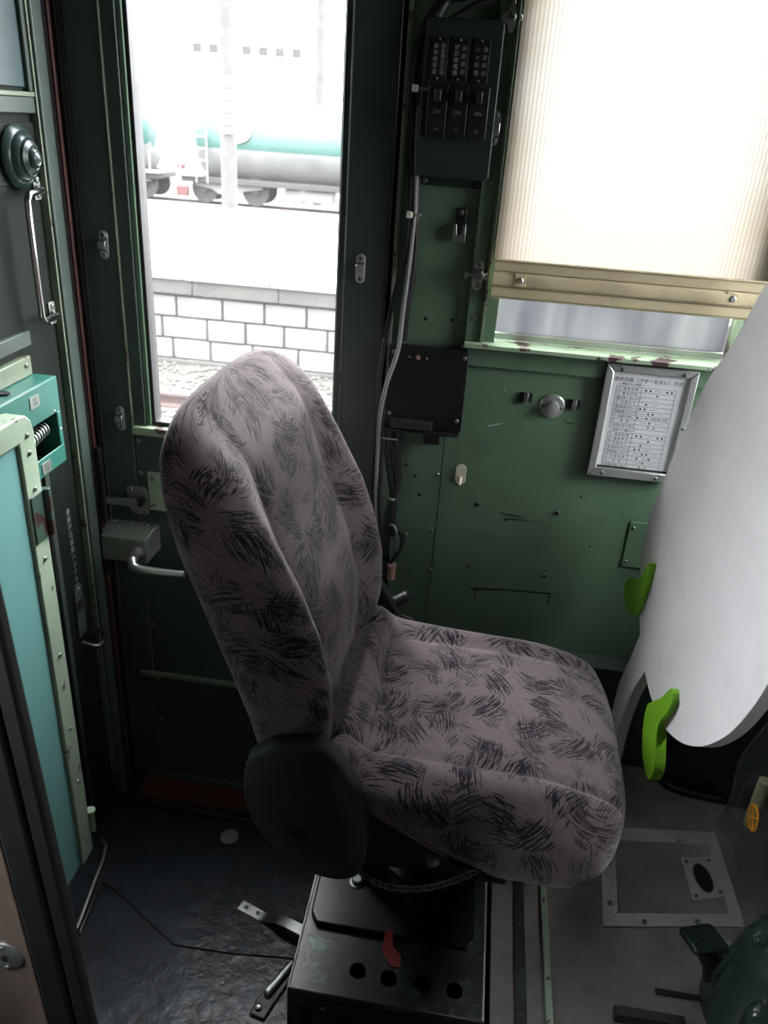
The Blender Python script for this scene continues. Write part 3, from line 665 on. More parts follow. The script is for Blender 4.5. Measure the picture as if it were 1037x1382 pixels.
for i, (x, tx, am) in enumerate(((-.122, 'SW', '3A'), (-.0855, 'ON', '3A'), (-.049, 'ON', '3A'))):
    b_ = bx('breaker_switch', 'black', bk, x - .0175, x + .0175, yb - .014, yb, 1.722, 1.806, .0015)
    bx('toggle', 'plastic', b_, x - .006, x + .006, yb - .024, yb - .014, 1.780, 1.798, .0015)
    bx('toggle_recess', 'hole', b_, x - .009, x + .009, yb - .0145, yb - .0135, 1.772, 1.802, 0)
    bx('toggle_recess', 'hole', b_, x - .009, x + .009, yb - .0145, yb - .0135, 1.744, 1.752, 0)
    text('switch_lettering', tx, .0085, b_, (x, yb - .0146, 1.763), (1, 0, 0), (0, 0, 1), 'ink_white')
    text('switch_lettering', am, .007, b_, (x, yb - .0146, 1.735), (1, 0, 0), (0, 0, 1), 'ink_grey')
# ---- key clip
kc = thing('key_clip', 'worn steel slotted clip on the wall below the breaker box', 'clip', (-.062, D, 1.54))
MB().prism([(x, D, z) for x, z in ((-.072, 1.572), (-.072, 1.602), (-.052, 1.602), (-.052, 1.572))], (0, -.005, 0)).build('clip_back', M['steel_dark'], kc, .001)
U = [(-.074, 1.541), (-.074, 1.574), (-.068, 1.574), (-.067, 1.556), (-.062, 1.552), (-.057, 1.556), (-.056, 1.574), (-.050, 1.574), (-.050, 1.541)]
MB().prism([(x, D - .012, z) for x, z in U], (0, -.003, 0)).build('clip_tongue', M['steel'], kc, .0008)
bx('clip_side', 'steel', kc, -.074, -.072, D - .013, D, 1.541, 1.574, .0005); bx('clip_side', 'steel', kc, -.052, -.050, D - .013, D, 1.541, 1.574, .0005)
screw(kc, (-.062, D - .005, 1.594), r=.005)
# ---- black panel with shelf
eq = thing('equipment_panel', 'flat black panel with four screws and a narrow tray, left below the blind', 'panel', (-.1, D, 1.14))
MB().prism([(x, D - .012, z) for x, z in ((-.180, 1.158), (-.180, 1.330), (-.176, 1.334), (-.023, 1.334), (-.017, 1.328), (-.017, 1.158))], (0, -.012, 0)).build('panel_plate', M['black'], eq, .0015)
bx('panel_back', 'black', eq, -.178, -.02, D - .012, D, 1.16, 1.33, .001)
for x, z in ((-.171, 1.318), (-.025, 1.318), (-.173, 1.185), (-.028, 1.182)): screw(eq, (x, D - .024, z), r=.0045)
pl = bx('socket_plate', 'black', eq, -.150, -.090, D - .0265, D - .024, 1.300, 1.322, .0006)
dot(pl, (-.120, D - .0265, 1.311), .005, 'socket_ring', (0, -1, 0), 'copper'); dot(pl, (-.138, D - .0265, 1.311), .0022, 'rivet', (0, -1, 0), 'steel'); dot(pl, (-.102, D - .0265, 1.311), .0022, 'rivet', (0, -1, 0), 'steel')
bx('tray', 'steel_dark', eq, -.182, -.020, D - .040, D - .008, 1.150, 1.156, .001); bx('tray_bar', 'plastic', eq, -.168, -.078, D - .046, D - .026, 1.160, 1.178, .0015)
tb = bx('wall_tab', 'black', None, -.096, -.062, D - .006, D, 1.117, 1.150, .001); tag(tb, 'small black square tab just under the tray of the black panel', 'tab')
# ---- button with clips
rb = thing('round_button', 'round brushed metal knob on a disc below the window sill', 'knob', (.166, D, 1.205))
MB().lathe([(.026, 0), (.026, .004), (.024, .006), (.0135, .007), (.0135, .016), (.012, .019), (.003, .0205)], (.167, D, 1.229), (0, -1, 0), 36).build('button_disc', M['alu'], rb)
for a in (-1, 1): screw(rb, (.167 + a * .0195, D - .006, 1.229 + a * -.001), r=.004)
for x, z, l_ in ((.110, 1.241, 'small dark spring clip left of the round metal knob'), (.210, 1.236, 'small dark spring clip right of the round metal knob')):
    k = thing('spring_clip', l_, 'clip', (x, D, z - .012), 'spring clips by the knob')
    MB().box(x - .014, x + .014, D - .004, D, z - .008, z + .012).build('clip_base', M['steel_dark'], k, .001)
    MB().box(x - .004, x + .005, D - .012, D - .003, z - .010, z + .013).build('clip_spring', M['steel'], k, .0015)
# ---- framed signal table
nf = thing('framed_notice', 'aluminium framed Japanese buzzer signal table under the window sill', 'notice', (.35, D, 1.08))
fx0, fx1, fz0, fz1 = .260, .441, 1.091, 1.336
yf = D - .013
bx('backing_board', 'steel_dark', nf, fx0 + .004, fx1 - .004, yf, D - .001, fz0 + .004, fz1 - .038, 0)
fm = MB(); t_ = .0165
def bar(pts):  # mitred frame bar with a raised inner face
    return MB().prism([(x, yf, z) for x, z in pts], (0, -.009, 0))
ix0, ix1, iz0, iz1 = fx0 + t_, fx1 - t_, fz0 + t_ + .004, fz1 - t_
for pts in ([(fx0, fz0), (fx0, fz1), (ix0, iz1), (ix0, iz0)], [(fx1, fz0), (ix1, iz0), (ix1, iz1), (fx1, fz1)],
            [(fx0, fz1), (fx1, fz1), (ix1, iz1), (ix0, iz1)], [(fx0, fz0), (ix0, iz0), (ix1, iz0), (fx1, fz0)]):
    bar(pts).build('frame_bar', M['alu'], nf, .0025)
pa = bx('notice_sheet', 'paper', nf, ix0 - .003, ix1 + .003, yf - .003, yf, iz0 + .004, iz1 + .002, 0)
for x, z in ((.290, 1.326), (.412, 1.326), (.290, 1.100), (.402, 1.100), (.4325, 1.215)): screw(nf, (x, yf - .009, z), r=.0042)
yp = yf - .0032
ln = MB()
def hl(xa, xb, z, h=.0003): ln.box(xa, xb, yp - .0001, yp, z - h, z + h)
def vl(x, za, zb): ln.box(x - .0003, x + .0003, yp - .0001, yp, za, zb)
def circ(x, z, r=.0021): ln.lathe([(r, 0), (r, .0001)], (x, yp, z), (0, -1, 0), 12)
L0, L1, L2, L3 = .287, .2925, .337, .405
def table(ztop, n, h):
    for k in range(n + 1): hl(L0, L3, ztop - k * h)
    for x in (L0, L1 + .001, L2, L3): vl(x, ztop - n * h, ztop)
table(1.2905, 9, .0098); table(1.192, 8, .0098)
E_ = .0098
def dash(xa, z, l=.013): hl(xa, xa + l, z)
rows1 = ['o.346 o.355 -.364 o.388 o.397', 'o.370', '-.363', 'o.352 -.363', 'o.342 o.351 -.361', '-.340 o.360 o.369 -.380', 'o.3405 -.346 o.3585', '-.346 o.366 -.376', '']
rows2 = ['o.346 o.355 -.366 o.389 o.398', 'o.372', 'o.358 -.368', 'o.348 o.357 -.368', '-.346 o.365 o.374 -.386', 'o.356 -.365 o.381', '-.353 o.370 -.381', '']
for zt_, rows in ((1.2905, rows1), (1.192, rows2)):
    for k, r in enumerate(rows):
        z = zt_ - (k + .5) * E_
        for it in r.split():
            x = float(it[1:])
            if it[0] == 'o': circ(x, z)
            else: dash(x, z, .0125 if x < .38 else .010)
ln.build('table_lines', M['ink'], pa, smooth=False)['kind'] = 'stuff'
text('notice_title', '連絡合図（ブザーを含む）方式', .0098, pa, (.347, yp - .0002, 1.3045), (1, 0, 0), (0, 0, 1), 'ink')
text('notice_text', '1. 運転士から車掌へ', .0056, pa, (.290, yp - .0002, 1.2955), (1, 0, 0), (0, 0, 1), 'ink', align='LEFT')
text('notice_text', '2. 車掌から運転士へ', .0056, pa, (.290, yp - .0002, 1.197), (1, 0, 0), (0, 0, 1), 'ink', align='LEFT')
W1 = ['通 話 試 験', '電 話 呼 出', '通話差し支えない', '支 障 あ り', '非常弁を引いた', '気動機にかかれ', '合図を送れ', '非   常', '合図の取り消し']
W2 = ['通 話 試 験', '電 話 呼 出', '支 障 あ り', '非常弁を引いた', '気動機にかかれ', '出 発 合 図', '非   常', '合図の取り消し']
for zt_, W_ in ((1.2905, W1), (1.192, W2)):
    for k, s_ in enumerate(W_):
        text('notice_text', s_, .0062, pa, (.3155, yp - .0002, zt_ - (k + .5) * E_), (1, 0, 0), (0, 0, 1), 'ink')
        text('notice_text', str(k + 1), .0052, pa, (.2902, yp - .0002, zt_ - (k + .5) * E_), (1, 0, 0), (0, 0, 1), 'ink')
    text('notice_text', '復   信', .0062, pa, (.371, yp - .0002, zt_ - (len(W_) - .5) * E_), (1, 0, 0), (0, 0, 1), 'ink')
text('notice_text', '内通話器 故障', .0056, pa, (.383, yp - .0002, 1.2905 - 6.5 * E_), (1, 0, 0), (0, 0, 1), 'ink')
# ---- small cream hook
ch = thing('cream_hook', 'little cream plastic hook on the wall above the seat back', 'hook', (-.008, D, 1.02))
MB().prism([(-.007 + .012 * (1 if abs(math.cos(a)) > 0 else 1) * math.cos(a), D, 1.052 + (.012 if math.sin(a) > 0 else -.012) + .012 * math.sin(a)) for a in [2 * PI * (k + .5) / 24 for k in range(24)]], (0, -.004, 0)).build('hook_base', M['nylon'], ch, .001)
MB().tube([(-.007, D - .003, 1.046), (-.007, D - .008, 1.040), (-.007, D - .018, 1.034), (-.006, D - .022, 1.038)], [.0045, .004, .0035, .003], 10).build('hook_prong', M['nylon'], ch)

# ================================================================== CABLES
def bez(pts, n=10):
    """Catmull-Rom through the points"""
    P = [V(p) for p in pts]; P = [P[0] * 2 - P[1]] + P + [P[-1] * 2 - P[-2]]; out = []
    for i in range(1, len(P) - 2):
        for k in range(n):
            t = k / n; a, b, c, d = P[i - 1:i + 3]
            out.append(.5 * ((2 * b) + (c - a) * t + (2 * a - 5 * b + 4 * c - d) * t * t + (3 * b - a - 3 * c + d) * t ** 3))
    out.append(P[-2]); return out
def cable(name, pts, r, mat, label):
    o = MB().tube(bez(pts), r, 8).build(name, M[mat], None); tag(o, label, 'cable', 'cables left of the breaker box'); return o
yc = D - .02
cable('cable', [(-.02, yc, 2.05), (-.09, yc, 1.965), (-.150, yc, 1.90), (-.172, yc, 1.83), (-.164, yc, 1.72), (-.160, yc, 1.585), (-.163, yc, 1.51), (-.178, yc - .005, 1.43), (-.190, yc - .02, 1.34), (-.196, yc - .02, 1.25), (-.193, yc - .01, 1.15), (-.19, yc, 1.02), (-.17, yc, .85)], .0048, 'cable', 'outermost black cable, bulging left beside the black panel')
cable('cable', [(-.04, yc, 2.05), (-.105, yc, 1.96), (-.147, yc, 1.87), (-.157, yc, 1.75), (-.152, yc, 1.64), (-.150, yc, 1.585), (-.153, yc - .005, 1.50), (-.157, yc - .02, 1.40), (-.160, yc - .035, 1.33), (-.178, yc - .035, 1.26), (-.189, yc - .025, 1.19), (-.191, yc - .01, 1.10), (-.19, yc, .98), (-.175, yc, .85)], .0045, 'cable_grey', 'grey cable crossing the left edge of the black panel')
cable('cable', [(-.0, yc + .006, 2.06), (-.07, yc + .006, 1.955), (-.135, yc + .008, 1.93), (-.165, yc + .008, 1.86), (-.170, yc + .01, 1.75), (-.158, yc + .01, 1.60), (-.152, yc + .01, 1.48), (-.155, yc + .012, 1.34)], .0075, 'cable', 'thickest black cable between jamb and breaker box')
cable('cable', [(.01, yc, 2.0), (-.02, yc - .004, 1.952), (-.08, yc - .004, 1.925), (-.14, yc, 1.88), (-.158, yc, 1.80), (-.148, yc + .01, 1.62), (-.144, yc + .012, 1.50), (-.150, yc + .013, 1.42), (-.158, yc + .013, 1.34)], .0055, 'rubber', 'braided black cable curving closest to the breaker box')
lp = thing('cable_gland', 'reddish ring gland where the cables come out at the top', 'gland', (-.1, D, 1.95))
MB().lathe([(.008, 0), (.018, 0), (.021, .008), (.018, .015), (.008, .016)], (-.118, D - .012, 1.965), (0, -1, -.3), 24).build('gland_ring', M['copper'], lp)
for x, z, l_ in ((-.164, 1.798, 'cream cable tie knot on the upper cable run'), (-.158, 1.586, 'cream cable tie knot lower down, level with the key clip')):
    k = thing('cable_tie', l_, 'cable tie', (x, yc - .008, z), 'cream cable ties')
    MB().box(x - .006, x + .005, yc - .020, yc - .008, z - .006, z + .006).build('tie_head', M['nylon'], k, .002)
    MB().box(x + .004, x + .022, yc - .012, yc - .009, z - .003, z + .003).build('tie_strap', M['cable_grey'], k, .0008)
# harness below the black panel
hs = thing('wiring_harness', 'taped black wiring bundle hanging below the black panel', 'wiring', (-.15, D, .72))
MB().tube(bez([(-.165, yc, 1.15), (-.168, yc, 1.09), (-.158, yc, 1.03), (-.150, yc, .985), (-.150, yc, .93), (-.146, yc, .89)]), .009, 10).build('wire', M['cable'], hs)
MB().tube(bez([(-.150, yc, 1.15), (-.146, yc, 1.08), (-.142, yc, 1.03), (-.152, yc, .985), (-.160, yc, .93), (-.155, yc, .75)]), .008, 10).build('wire', M['cable'], hs)
MB().tube(bez([(-.150, yc - .004, .95), (-.145, yc - .004, .905), (-.128, yc - .008, .90), (-.122, yc - .008, .88), (-.132, yc - .008, .845), (-.146, yc - .004, .82)]), .0055, 8).build('wire', M['cable'], hs)
MB().tube(bez([(-.155, yc - .004, .92), (-.142, yc - .012, .918), (-.135, yc - .01, .895), (-.13, yc - .01, .86), (-.142, yc, .83)]), .0032, 8).build('wire', M['steel_dull'], hs)
MB().lathe([(.0095, 0), (.0095, .005)], (-.151, yc, .982), (0, 0, 1), 14).build('harness_tie', M['nylon'], hs)
MB().lathe([(.0105, 0), (.0105, .03), (.012, .032), (.012, .038)], (-.143, yc, .775), (0, 0, 1), 16).build('connector', M['copper'], hs)
bx('wire_clip', 'steel', hs, -.185, -.15, yc - .014, yc - .011, 1.128, 1.131, 0)

# ================================================================== SEAT
YC = 1.182
seat = thing('driver_seat', "driver's seat in mauve brushstroke fabric standing in the middle of the cab", 'seat', (.0, YC, .36))
def lerp(a, b, t): return a + (b - a) * t
def interp(tab, x):
    if x <= tab[0][0]: return tab[0][1]
    for (a, va), (b, vb) in zip(tab, tab[1:]):
        if x <= b:
            t = (x - a) / (b - a); t = t * t * (3 - 2 * t) if False else t; return va + (vb - va) * t
    return tab[-1][1]
def sm(t): t = max(0, min(1, t)); return t * t * (3 - 2 * t)
# cushion: rings across the seat, lofted from rear to front
XR, XF = -.195, .342
NR = 128
def cush_ring(x):
    fx = max(0, (x - .17) / (XF - .17)); rx = max(0, (-.150 - x) / .045)
    sh = max(.0001, 1 - fx ** 3.0) ** (1 / 2.6); shr = max(.0001, 1 - rx ** 2.2) ** .5
    hw = .252 * min(1, max(.0001, 1 - fx ** 4.5) ** (1 / 3.2)) * (1 if rx == 0 else (.94 + .06 * shr)) - .006 * sm((-.02 - x) / .15)
    zb = interp([(-.195, .745), (-.10, .735), (.03, .650), (.13, .598), (.25, .596), (.342, .63)], x)
    zt = .800 - .022 * sm((x - .13) / .21) + .030 * math.exp(-((x + .145) / .028) ** 2)
    zc = lerp((zt + zb) / 2, .72, fx); top = zc + (zt - zc) * sh * (shr if rx else 1); bot = zc - (zc - zb) * sh * (shr if rx else 1)
    pts = []
    for k in range(NR):
        a = 2 * PI * (k + .5) / NR - PI / 2              # start at the underside
        ca, sa = math.cos(a), math.sin(a); e = 2 / 4.2
        y = hw * math.copysign(abs(ca) ** e, ca)
        hh = (top - bot) / 2; z = (top + bot) / 2 + hh * math.copysign(abs(sa) ** e, sa)
        if sa > 0:
            ay = abs(y); g = .168
            z += sh * (.013 * math.exp(-((ay - .205) / .030) ** 2)              # bolster swell
                       - .0105 * math.exp(-((ay - g) / .0055) ** 2)              # side seam
                       - .004 * max(0, 1 - (ay / g) ** 2)
                       - .011 * math.exp(-((x + .108) / .0055) ** 2) * sm((g + .01 - ay) / .02)   # seam of the rear roll
                       - .0025 * math.exp(-(y / .004) ** 2) * (x > -.1))
        if abs(ca) > .55: y += math.copysign(.006 * math.sin(PI * min(1, max(0, (z - bot) / max(.001, top - bot)))), ca)
        pts.append((x, YC + y, z))
    return pts
xs = []
x = XR
N1 = 84
for i in range(N1 + 1):
    t = i / N1; xs.append(lerp(XR + .0004, XF - .0002, .5 - .5 * math.cos(PI * t) if False else t ** .85 if False else t))
xs = sorted(set([XR + .0003, XR + .002, XR + .005] + xs + [XF - .0002 - d for d in (.0004, .0012, .0025, .0045, .008)] + [-.108 + d for d in (-.008, -.004, 0, .004, .008)]))
rings = [cush_ring(x) for x in xs]
mid = rings[len(rings) // 2]
arc = [0]
for k in range(NR): arc.append(arc[-1] + (V(mid[(k + 1) % NR]) - V(mid[k])).length)
xo = [0]
for i in range(1, len(xs)): xo.append(xo[-1] + (V(rings[i][NR // 2]) - V(rings[i - 1][NR // 2])).length)
cu = MB(); cu.loft(rings, lambda i, k: (xo[i] + .03, arc[k] + .4)); cush = cu.build('seat_cushion', M['fabric'], seat, ang=180)
# backrest: horizontal rings from bottom to top
def back_ring(z, NB=140):
    xf = interp([(.79, -.135), (.87, -.127), (.96, -.132), (1.04, -.152), (1.12, -.183), (1.21, -.235), (1.29, -.285), (1.33, -.315), (1.38, -.35)], z)
    xb = interp([(.79, -.302), (.87, -.318), (.97, -.350), (1.08, -.388), (1.17, -.418), (1.25, -.432), (1.31, -.434), (1.38, -.425)], z)
    hw = interp([(.79, .225), (.84, .236), (.90, .245), (1.0, .252), (1.20, .257), (1.27, .255), (1.31, .247), (1.335, .232), (1.355, .208), (1.367, .178), (1.375, .13), (1.379, .055), (1.38, .01)], z)
    ft = max(0, (z - 1.28) / .1005); st = max(.0004, 1 - ft ** 2.6) ** (1 / 2.0)
    th = (xf - xb) * st; xc = (xf + xb) / 2
    pts = []
    for k in range(NB):
        a = 2 * PI * (k + .5) / NB + PI                   # start at the back
        ca, sa = math.cos(a), math.sin(a); e = 2 / 4.2
        y = hw * math.copysign(abs(sa) ** e, sa); x_ = xc + th / 2 * math.copysign(abs(ca) ** e, ca)
        ay = min(1, abs(y) / .25)
        if ca > 0:
            up = 1 - .72 * sm((z - 1.12) / .2)
            x_ -= st * .056 * up * sm((.93 - ay) / .36) * sm((z - .74) / .08)
            x_ -= .003 * math.exp(-((ay - .60) / .02) ** 2) * st
            x_ += .010 * math.exp(-(((z - .95) / .10) ** 2)) * max(0, 1 - (ay / .55) ** 2)
        else: x_ += .022 * ay ** 2 * st * abs(ca) ** e
        pts.append((x_ + y * .045, YC + y, z))
    return pts
zs = [.79 + (1.38 - .79) * i / 80 for i in range(81)]
zs = sorted(set([.7905, .794] + zs[1:-1] + [1.362, 1.369, 1.3715, 1.3745, 1.3765, 1.378, 1.379, 1.3797]))
rings = [back_ring(z) for z in zs]
# round off the bottom edge
for j, (f_, z_) in enumerate(((.86, .790), (.95, .794))):
    c_ = sum((V(p) for p in rings[j]), V(0, 0, 0)) / len(rings[j]); rings[j] = [((p[0] - c_.x) * f_ + c_.x, (p[1] - c_.y) * (1 - (1 - f_) * .3) + c_.y, p[2]) for p in rings[j]]
mid = rings[len(rings) // 2]; arc2 = [0]
for k in range(len(mid)): arc2.append(arc2[-1] + (V(mid[(k + 1) % len(mid)]) - V(mid[k])).length)
zo = [0]
for i in range(1, len(zs)): zo.append(zo[-1] + (V(rings[i][len(mid) // 2]) - V(rings[i - 1][len(mid) // 2])).length)
bk_ = MB(); bk_.loft(rings, lambda i, k: (arc2[k] + 2.1, zo[i] + .13)); back = bk_.build('backrest', M['fabric'], seat, ang=180)
# recliner cover, both sides (the near one is the one that shows)
cov = [(-.264, .855), (-.24, .873), (-.206, .880), (-.169, .880), (-.145, .865), (-.123, .832), (-.10, .785), (-.087, .742), (-.087, .66), (-.098, .615), (-.125, .598), (-.165, .600), (-.21, .620), (-.25, .662), (-.281, .71), (-.293, .775), (-.286, .832)]
def shrink(P, f, dx=0, dz=0):
    cx = sum(p[0] for p in P) / len(P); cz = sum(p[1] for p in P) / len(P); return [(cx + (p[0] - cx) * f + dx, cz + (p[1] - cz) * f + dz) for p in P]
def smooth_poly(P, n=4):
    Q = [V(p[0], p[1], 0) for p in P]; out = []; N = len(Q)
    for i in range(N):
        a, b, c, d = Q[(i - 1) % N], Q[i], Q[(i + 1) % N], Q[(i + 2) % N]
        for k in range(n):
            t = k / n; q = .5 * ((2 * b) + (c - a) * t + (2 * a - 5 * b + 4 * c - d) * t * t + (3 * b - a - 3 * c + d) * t ** 3); out.append((q.x, q.y))
    return out
cv = smooth_poly(cov)
for sgn in (-1, 1):
    ys = YC + sgn * .240
    R_ = []
    for f_, d in ((.99, 0), (1.0, .006), (1.0, .020), (.985, .028), (.955, .033), (.90, .035), (.84, .0365), (.78, .041), (.60, .044), (.3, .045), (.02, .045)):
        R_.append([(x, ys + sgn * d, z) for x, z in shrink(cv, f_)])
    c_ = MB().loft(R_).build('recliner_cover', M['plastic'], seat, ang=60)
    MB().lathe([(.004, .0), (.012, .0005), (.014, -.001)], (-.195, ys + sgn * .0455, .708), (0, sgn, 0), 20).build('cover_recess', M['hole'], c_)
# side frame plates with copper edge and bolt
for sgn in (-1, 1):
    ys = YC + sgn * .250
    P = [(-.135, .772), (.050, .668), (.052, .650), (.02, .636), (-.11, .640), (-.15, .70)]
    pf = MB().prism([(x, ys, z) for x, z in P], (0, sgn * .004, 0)).build('side_frame', M['black'], seat, .001)
    MB().tube([(-.135, ys + sgn * .004, .776), (.045, ys + sgn * .004, .674)], .0026, 8).build('frame_edge', M['copper'], pf)
    MB().lathe([(.012, 0), (.012, .004), (.010, .008), (.006, .010)], (.022, ys + sgn * .004, .664), (0, sgn, 0), 18).build('bolt', M['steel_dull'], seat)
bx('seat_pan', 'black', seat, -.13, .25, YC - .18, YC + .18, .60, .68, .004)
bx('seat_slide', 'steel_dark', seat, -.11, .20, YC - .15, YC - .11, .545, .60, .003); bx('seat_slide', 'steel_dark', seat, -.11, .20, YC + .11, YC + .15, .545, .60, .003)
bx('swivel_plate', 'black', seat, -.12, .16, YC - .16, YC + .16, .515, .545, .003)
MB().lathe([(.11, 0), (.11, .012), (.075, .02), (.07, .15)], (.02, YC + .03, .3665), (0, 0, 1), 32).build('seat_column', M['steel_dark'], seat)
MB().prism([(-.135, 1.125, .3665), (-.06, 1.125, .3665), (-.085, 1.125, .53), (-.115, 1.125, .53)], (0, .01, 0)).build('column_bracket', M['steel_dark'], seat, .001)
# recline lever on the far side
lv = MB().lathe([(.008, 0), (.0125, .004), (.0135, .03), (.0135, .052), (.012, .058), (.006, .060)], (-.135, 1.455, .795), (.8, .1, .55), 18).build('recline_lever', M['plastic'], seat)
MB().prism([(-.15, 1.452, .80), (-.07, 1.452, .772), (-.07, 1.452, .762), (-.15, 1.452, .77)], (0, .004, 0)).build('lever_strap', M['copper'], seat, .0008)
# chain hanging from the slide to the frame
cpts = bez([(-.128, .975, .585), (-.10, .955, .575), (-.057, .945, .562), (-.001, .94, .572), (.047, .938, .598), (.098, .945, .632)], 14)
acc = 0; last = cpts[0]; kk = 0
lk = None
chn = MB().tube([(.128 - .256, .975, .58), (-.124, .976, .592)], .004, 8).build('chain', M['steel_dark'], seat)
def link_mesh():
    L, r = .0092, .0046; pts = []
    for k in range(8): a = -PI / 2 + PI * k / 7; pts.append((L - r + r * math.cos(a), r * math.sin(a), .0008 * math.sin(a * 2)))
    for k in range(8): a = PI / 2 + PI * k / 7; pts.append((-(L - r) + r * math.cos(a), r * math.sin(a), 0))
    mb = MB().tube(pts, .0014, 6, closed=True); me = bpy.data.meshes.new('chain_link'); me.from_pydata(mb.v, [], mb.f); me.materials.append(M['steel_dull'])
    for p in me.polygons: p.use_smooth = True
    return me
LM = link_mesh(); tot = 0; nextd = 0
for a, b in zip(cpts, cpts[1:]):
    seg = (b - a).length
    while nextd <= tot + seg:
        p = a + (b - a) * ((nextd - tot) / seg); t = (b - a).normalized()
        o = bpy.data.objects.new('chain_link', LM); C.objects.link(o); o.parent = chn; o.location = p - ORG[chn.name]
        q = t.to_track_quat('X', 'Z').to_matrix() @ Matrix.Rotation(.5 + (kk % 2) * 1.0, 3, 'X'); o.rotation_euler = q.to_euler(); ORG[o.name] = p; kk += 1; nextd += .0118
    tot += seg
# ---- pedestal
pd = thing('seat_pedestal', 'steel pedestal box with worn green paint and four round holes under the seat', 'pedestal', (-.03, 1.13, 0))
PX0, PX1, PY0, PY1, PZ = -.206, .143, .872, 1.42, .350
HX = [(-.088, .926), (-.030, .922), (.032, .922), (.090, .920)]
# top sheet with four real holes
bm = bmesh.new()
def top_sheet():
    mb = MB(); n = 16; r = .0155
    cells = [PX0, -.059, .001, .061, PX1]
    vs = []; fs = []
    for i, (hx, hy) in enumerate(HX):
        a, b = cells[i], cells[i + 1]; c0_, c1_ = PY0, .975
        sq = []
        for k in range(n):
            t = 2 * PI * (k + .5) / n; c, s_ = math.cos(t), math.sin(t); m = max(abs(c), abs(s_)); u, v_ = c / m, s_ / m
            X = hx + (b - hx if u > 0 else hx - a) * u; Y_ = hy + (c1_ - hy if v_ > 0 else hy - c0_) * v_; sq.append((X, Y_))
        cr = [(hx + r * math.cos(2 * PI * (k + .5) / n), hy + r * math.sin(2 * PI * (k + .5) / n)) for k in range(n)]
        top = [(x, y, PZ) for x, y in sq] + [(x, y, PZ) for x, y in cr] + [(x, y, PZ - .004) for x, y in cr]
        f = []
        for k in range(n):
            j = (k + 1) % n; f.append((k, j, n + j, n + k)); f.append((n + k, n + j, 2 * n + j, 2 * n + k))
        # corner triangles
        for ci, (X, Y_) in enumerate(((b, c1_), (a, c1_), (a, c0_), (b, c0_))):
            ks = [(1, 2), (5, 6), (9, 10), (13, 14)][ci]; top.append((X, Y_, PZ)); f.append((ks[0], len(top) - 1, ks[1]))
        mb.add(top, f)
    mb.add([(PX0, .975, PZ), (PX1, .975, PZ), (PX1, PY1, PZ), (PX0, PY1, PZ)], [(0, 1, 2, 3)])
    return mb
ts = top_sheet(); o = ts.build('top_sheet', M['pedestal'], pd, smooth=False)
sh_ = MB(); sh_.box(PX0, PX0 + .003, PY0, PY1, 0, PZ); sh_.box(PX1 - .003, PX1, PY0, PY1, 0, PZ); sh_.box(PX0, PX1, PY1 - .003, PY1, 0, PZ)
sh_.box(PX0, PX1, PY0, PY0 + .003, 0, PZ); sh_.build('box_side', M['pedestal'], pd)
bx('inner_floor', 'hole', pd, PX0 + .004, PX1 - .004, PY0 + .004, PY1 - .004, .20, .202, 0)
MB().tube([(PX0 + .001, PY1, PZ), (PX0 + .001, PY0 + .001, PZ), (PX1 - .001, PY0 + .001, PZ), (PX1 - .001, PY1, PZ)], .0028, 8).build('box_edge', M['floor_steel'], pd)
MB().prism([(-.196, 1.40, PZ), (-.196, 1.022, PZ), (-.181, 1.000, PZ), (.108, .998, PZ), (.122, 1.014, PZ), (.115, 1.40, PZ)], (0, 0, .014)).build('top_plate', M['steel_dark'], pd, .003)
for x, y in ((-.119, 1.100), (.046, 1.075)):
    MB().lathe([(.015, 0), (.015, .002), (.0105, .003), (.0105, .010), (.008, .012)], (x, y, .364), (0, 0, 1), 6 if x > 0 else 14).build('bolt', M['steel_dull'] if x < 0 else M['steel_dark'], pd)
MB().prism([(x, PY0, z) for x, z in ((-.152, .15), (-.152, .326), (-.146, .332), (.06, .332), (.066, .326), (.066, .15))], (0, -.004, 0)).build('front_hatch', M['steel_dark'], pd, .0015)
screw(pd, (-.14, PY0 - .004, .315), r=.005); bx('vent_slot', 'hole', pd, -.12, .03, PY0 - .0045, PY0 - .003, .26, .298, 0); bx('side_slot', 'hole', pd, -.185, -.160, PY0 - .001, PY0 + .001, .15, .31, 0)
rt = MB().loft([[(-.048, 1.002, .3645), (-.034, 1.006, .3655), (-.034, 1.006, .3665), (-.048, 1.002, .3655)], [(-.050, .975, .352), (-.030, .98, .356), (-.030, .98, .357), (-.050, .975, .353)],
                [(-.046, .965, .352), (-.012, .965, .354), (-.012, .965, .355), (-.046, .965, .353)], [(-.030, .945, .3515), (-.012, .943, .3525), (-.012, .943, .3535), (-.030, .945, .3525)]]).build('red_tape', M['red'], None)
tag(rt, 'torn scrap of red tape on the pedestal edge', 'tape')

# ================================================================== FLOOR FITTINGS
st = thing('floor_strap', 'bright bent steel strap screwed to the floor left of the pedestal', 'strap', (-.33, 1.24, 0))
def ribbon(path, wdt, th, side):
    side = V(side).normalized() * wdt / 2; P = [V(p) for p in path]
    return MB().loft([[p - side, p + side, p + side + V(0, 0, th), p - side + V(0, 0, th)] for p in P])
ribbon(bez([(-.420, 1.272, .001), (-.39, 1.261, .001), (-.358, 1.249, .002), (-.34, 1.243, .010), (-.315, 1.232, .026), (-.285, 1.22, .034), (-.25, 1.208, .034), (-.205, 1.196, .034)], 5), .026, .002, (.3, .95, 0)).build('strap_band', M['steel'], st)
for x, y in ((-.405, 1.267), (-.373, 1.256)): screw(st, (x, y, .003), (0, 0, 1), .0055)
rl = thing('floor_latch', 'worn metal foot latch lying in a slot of the floor by the pedestal', 'latch', (-.30, 1.08, 0))
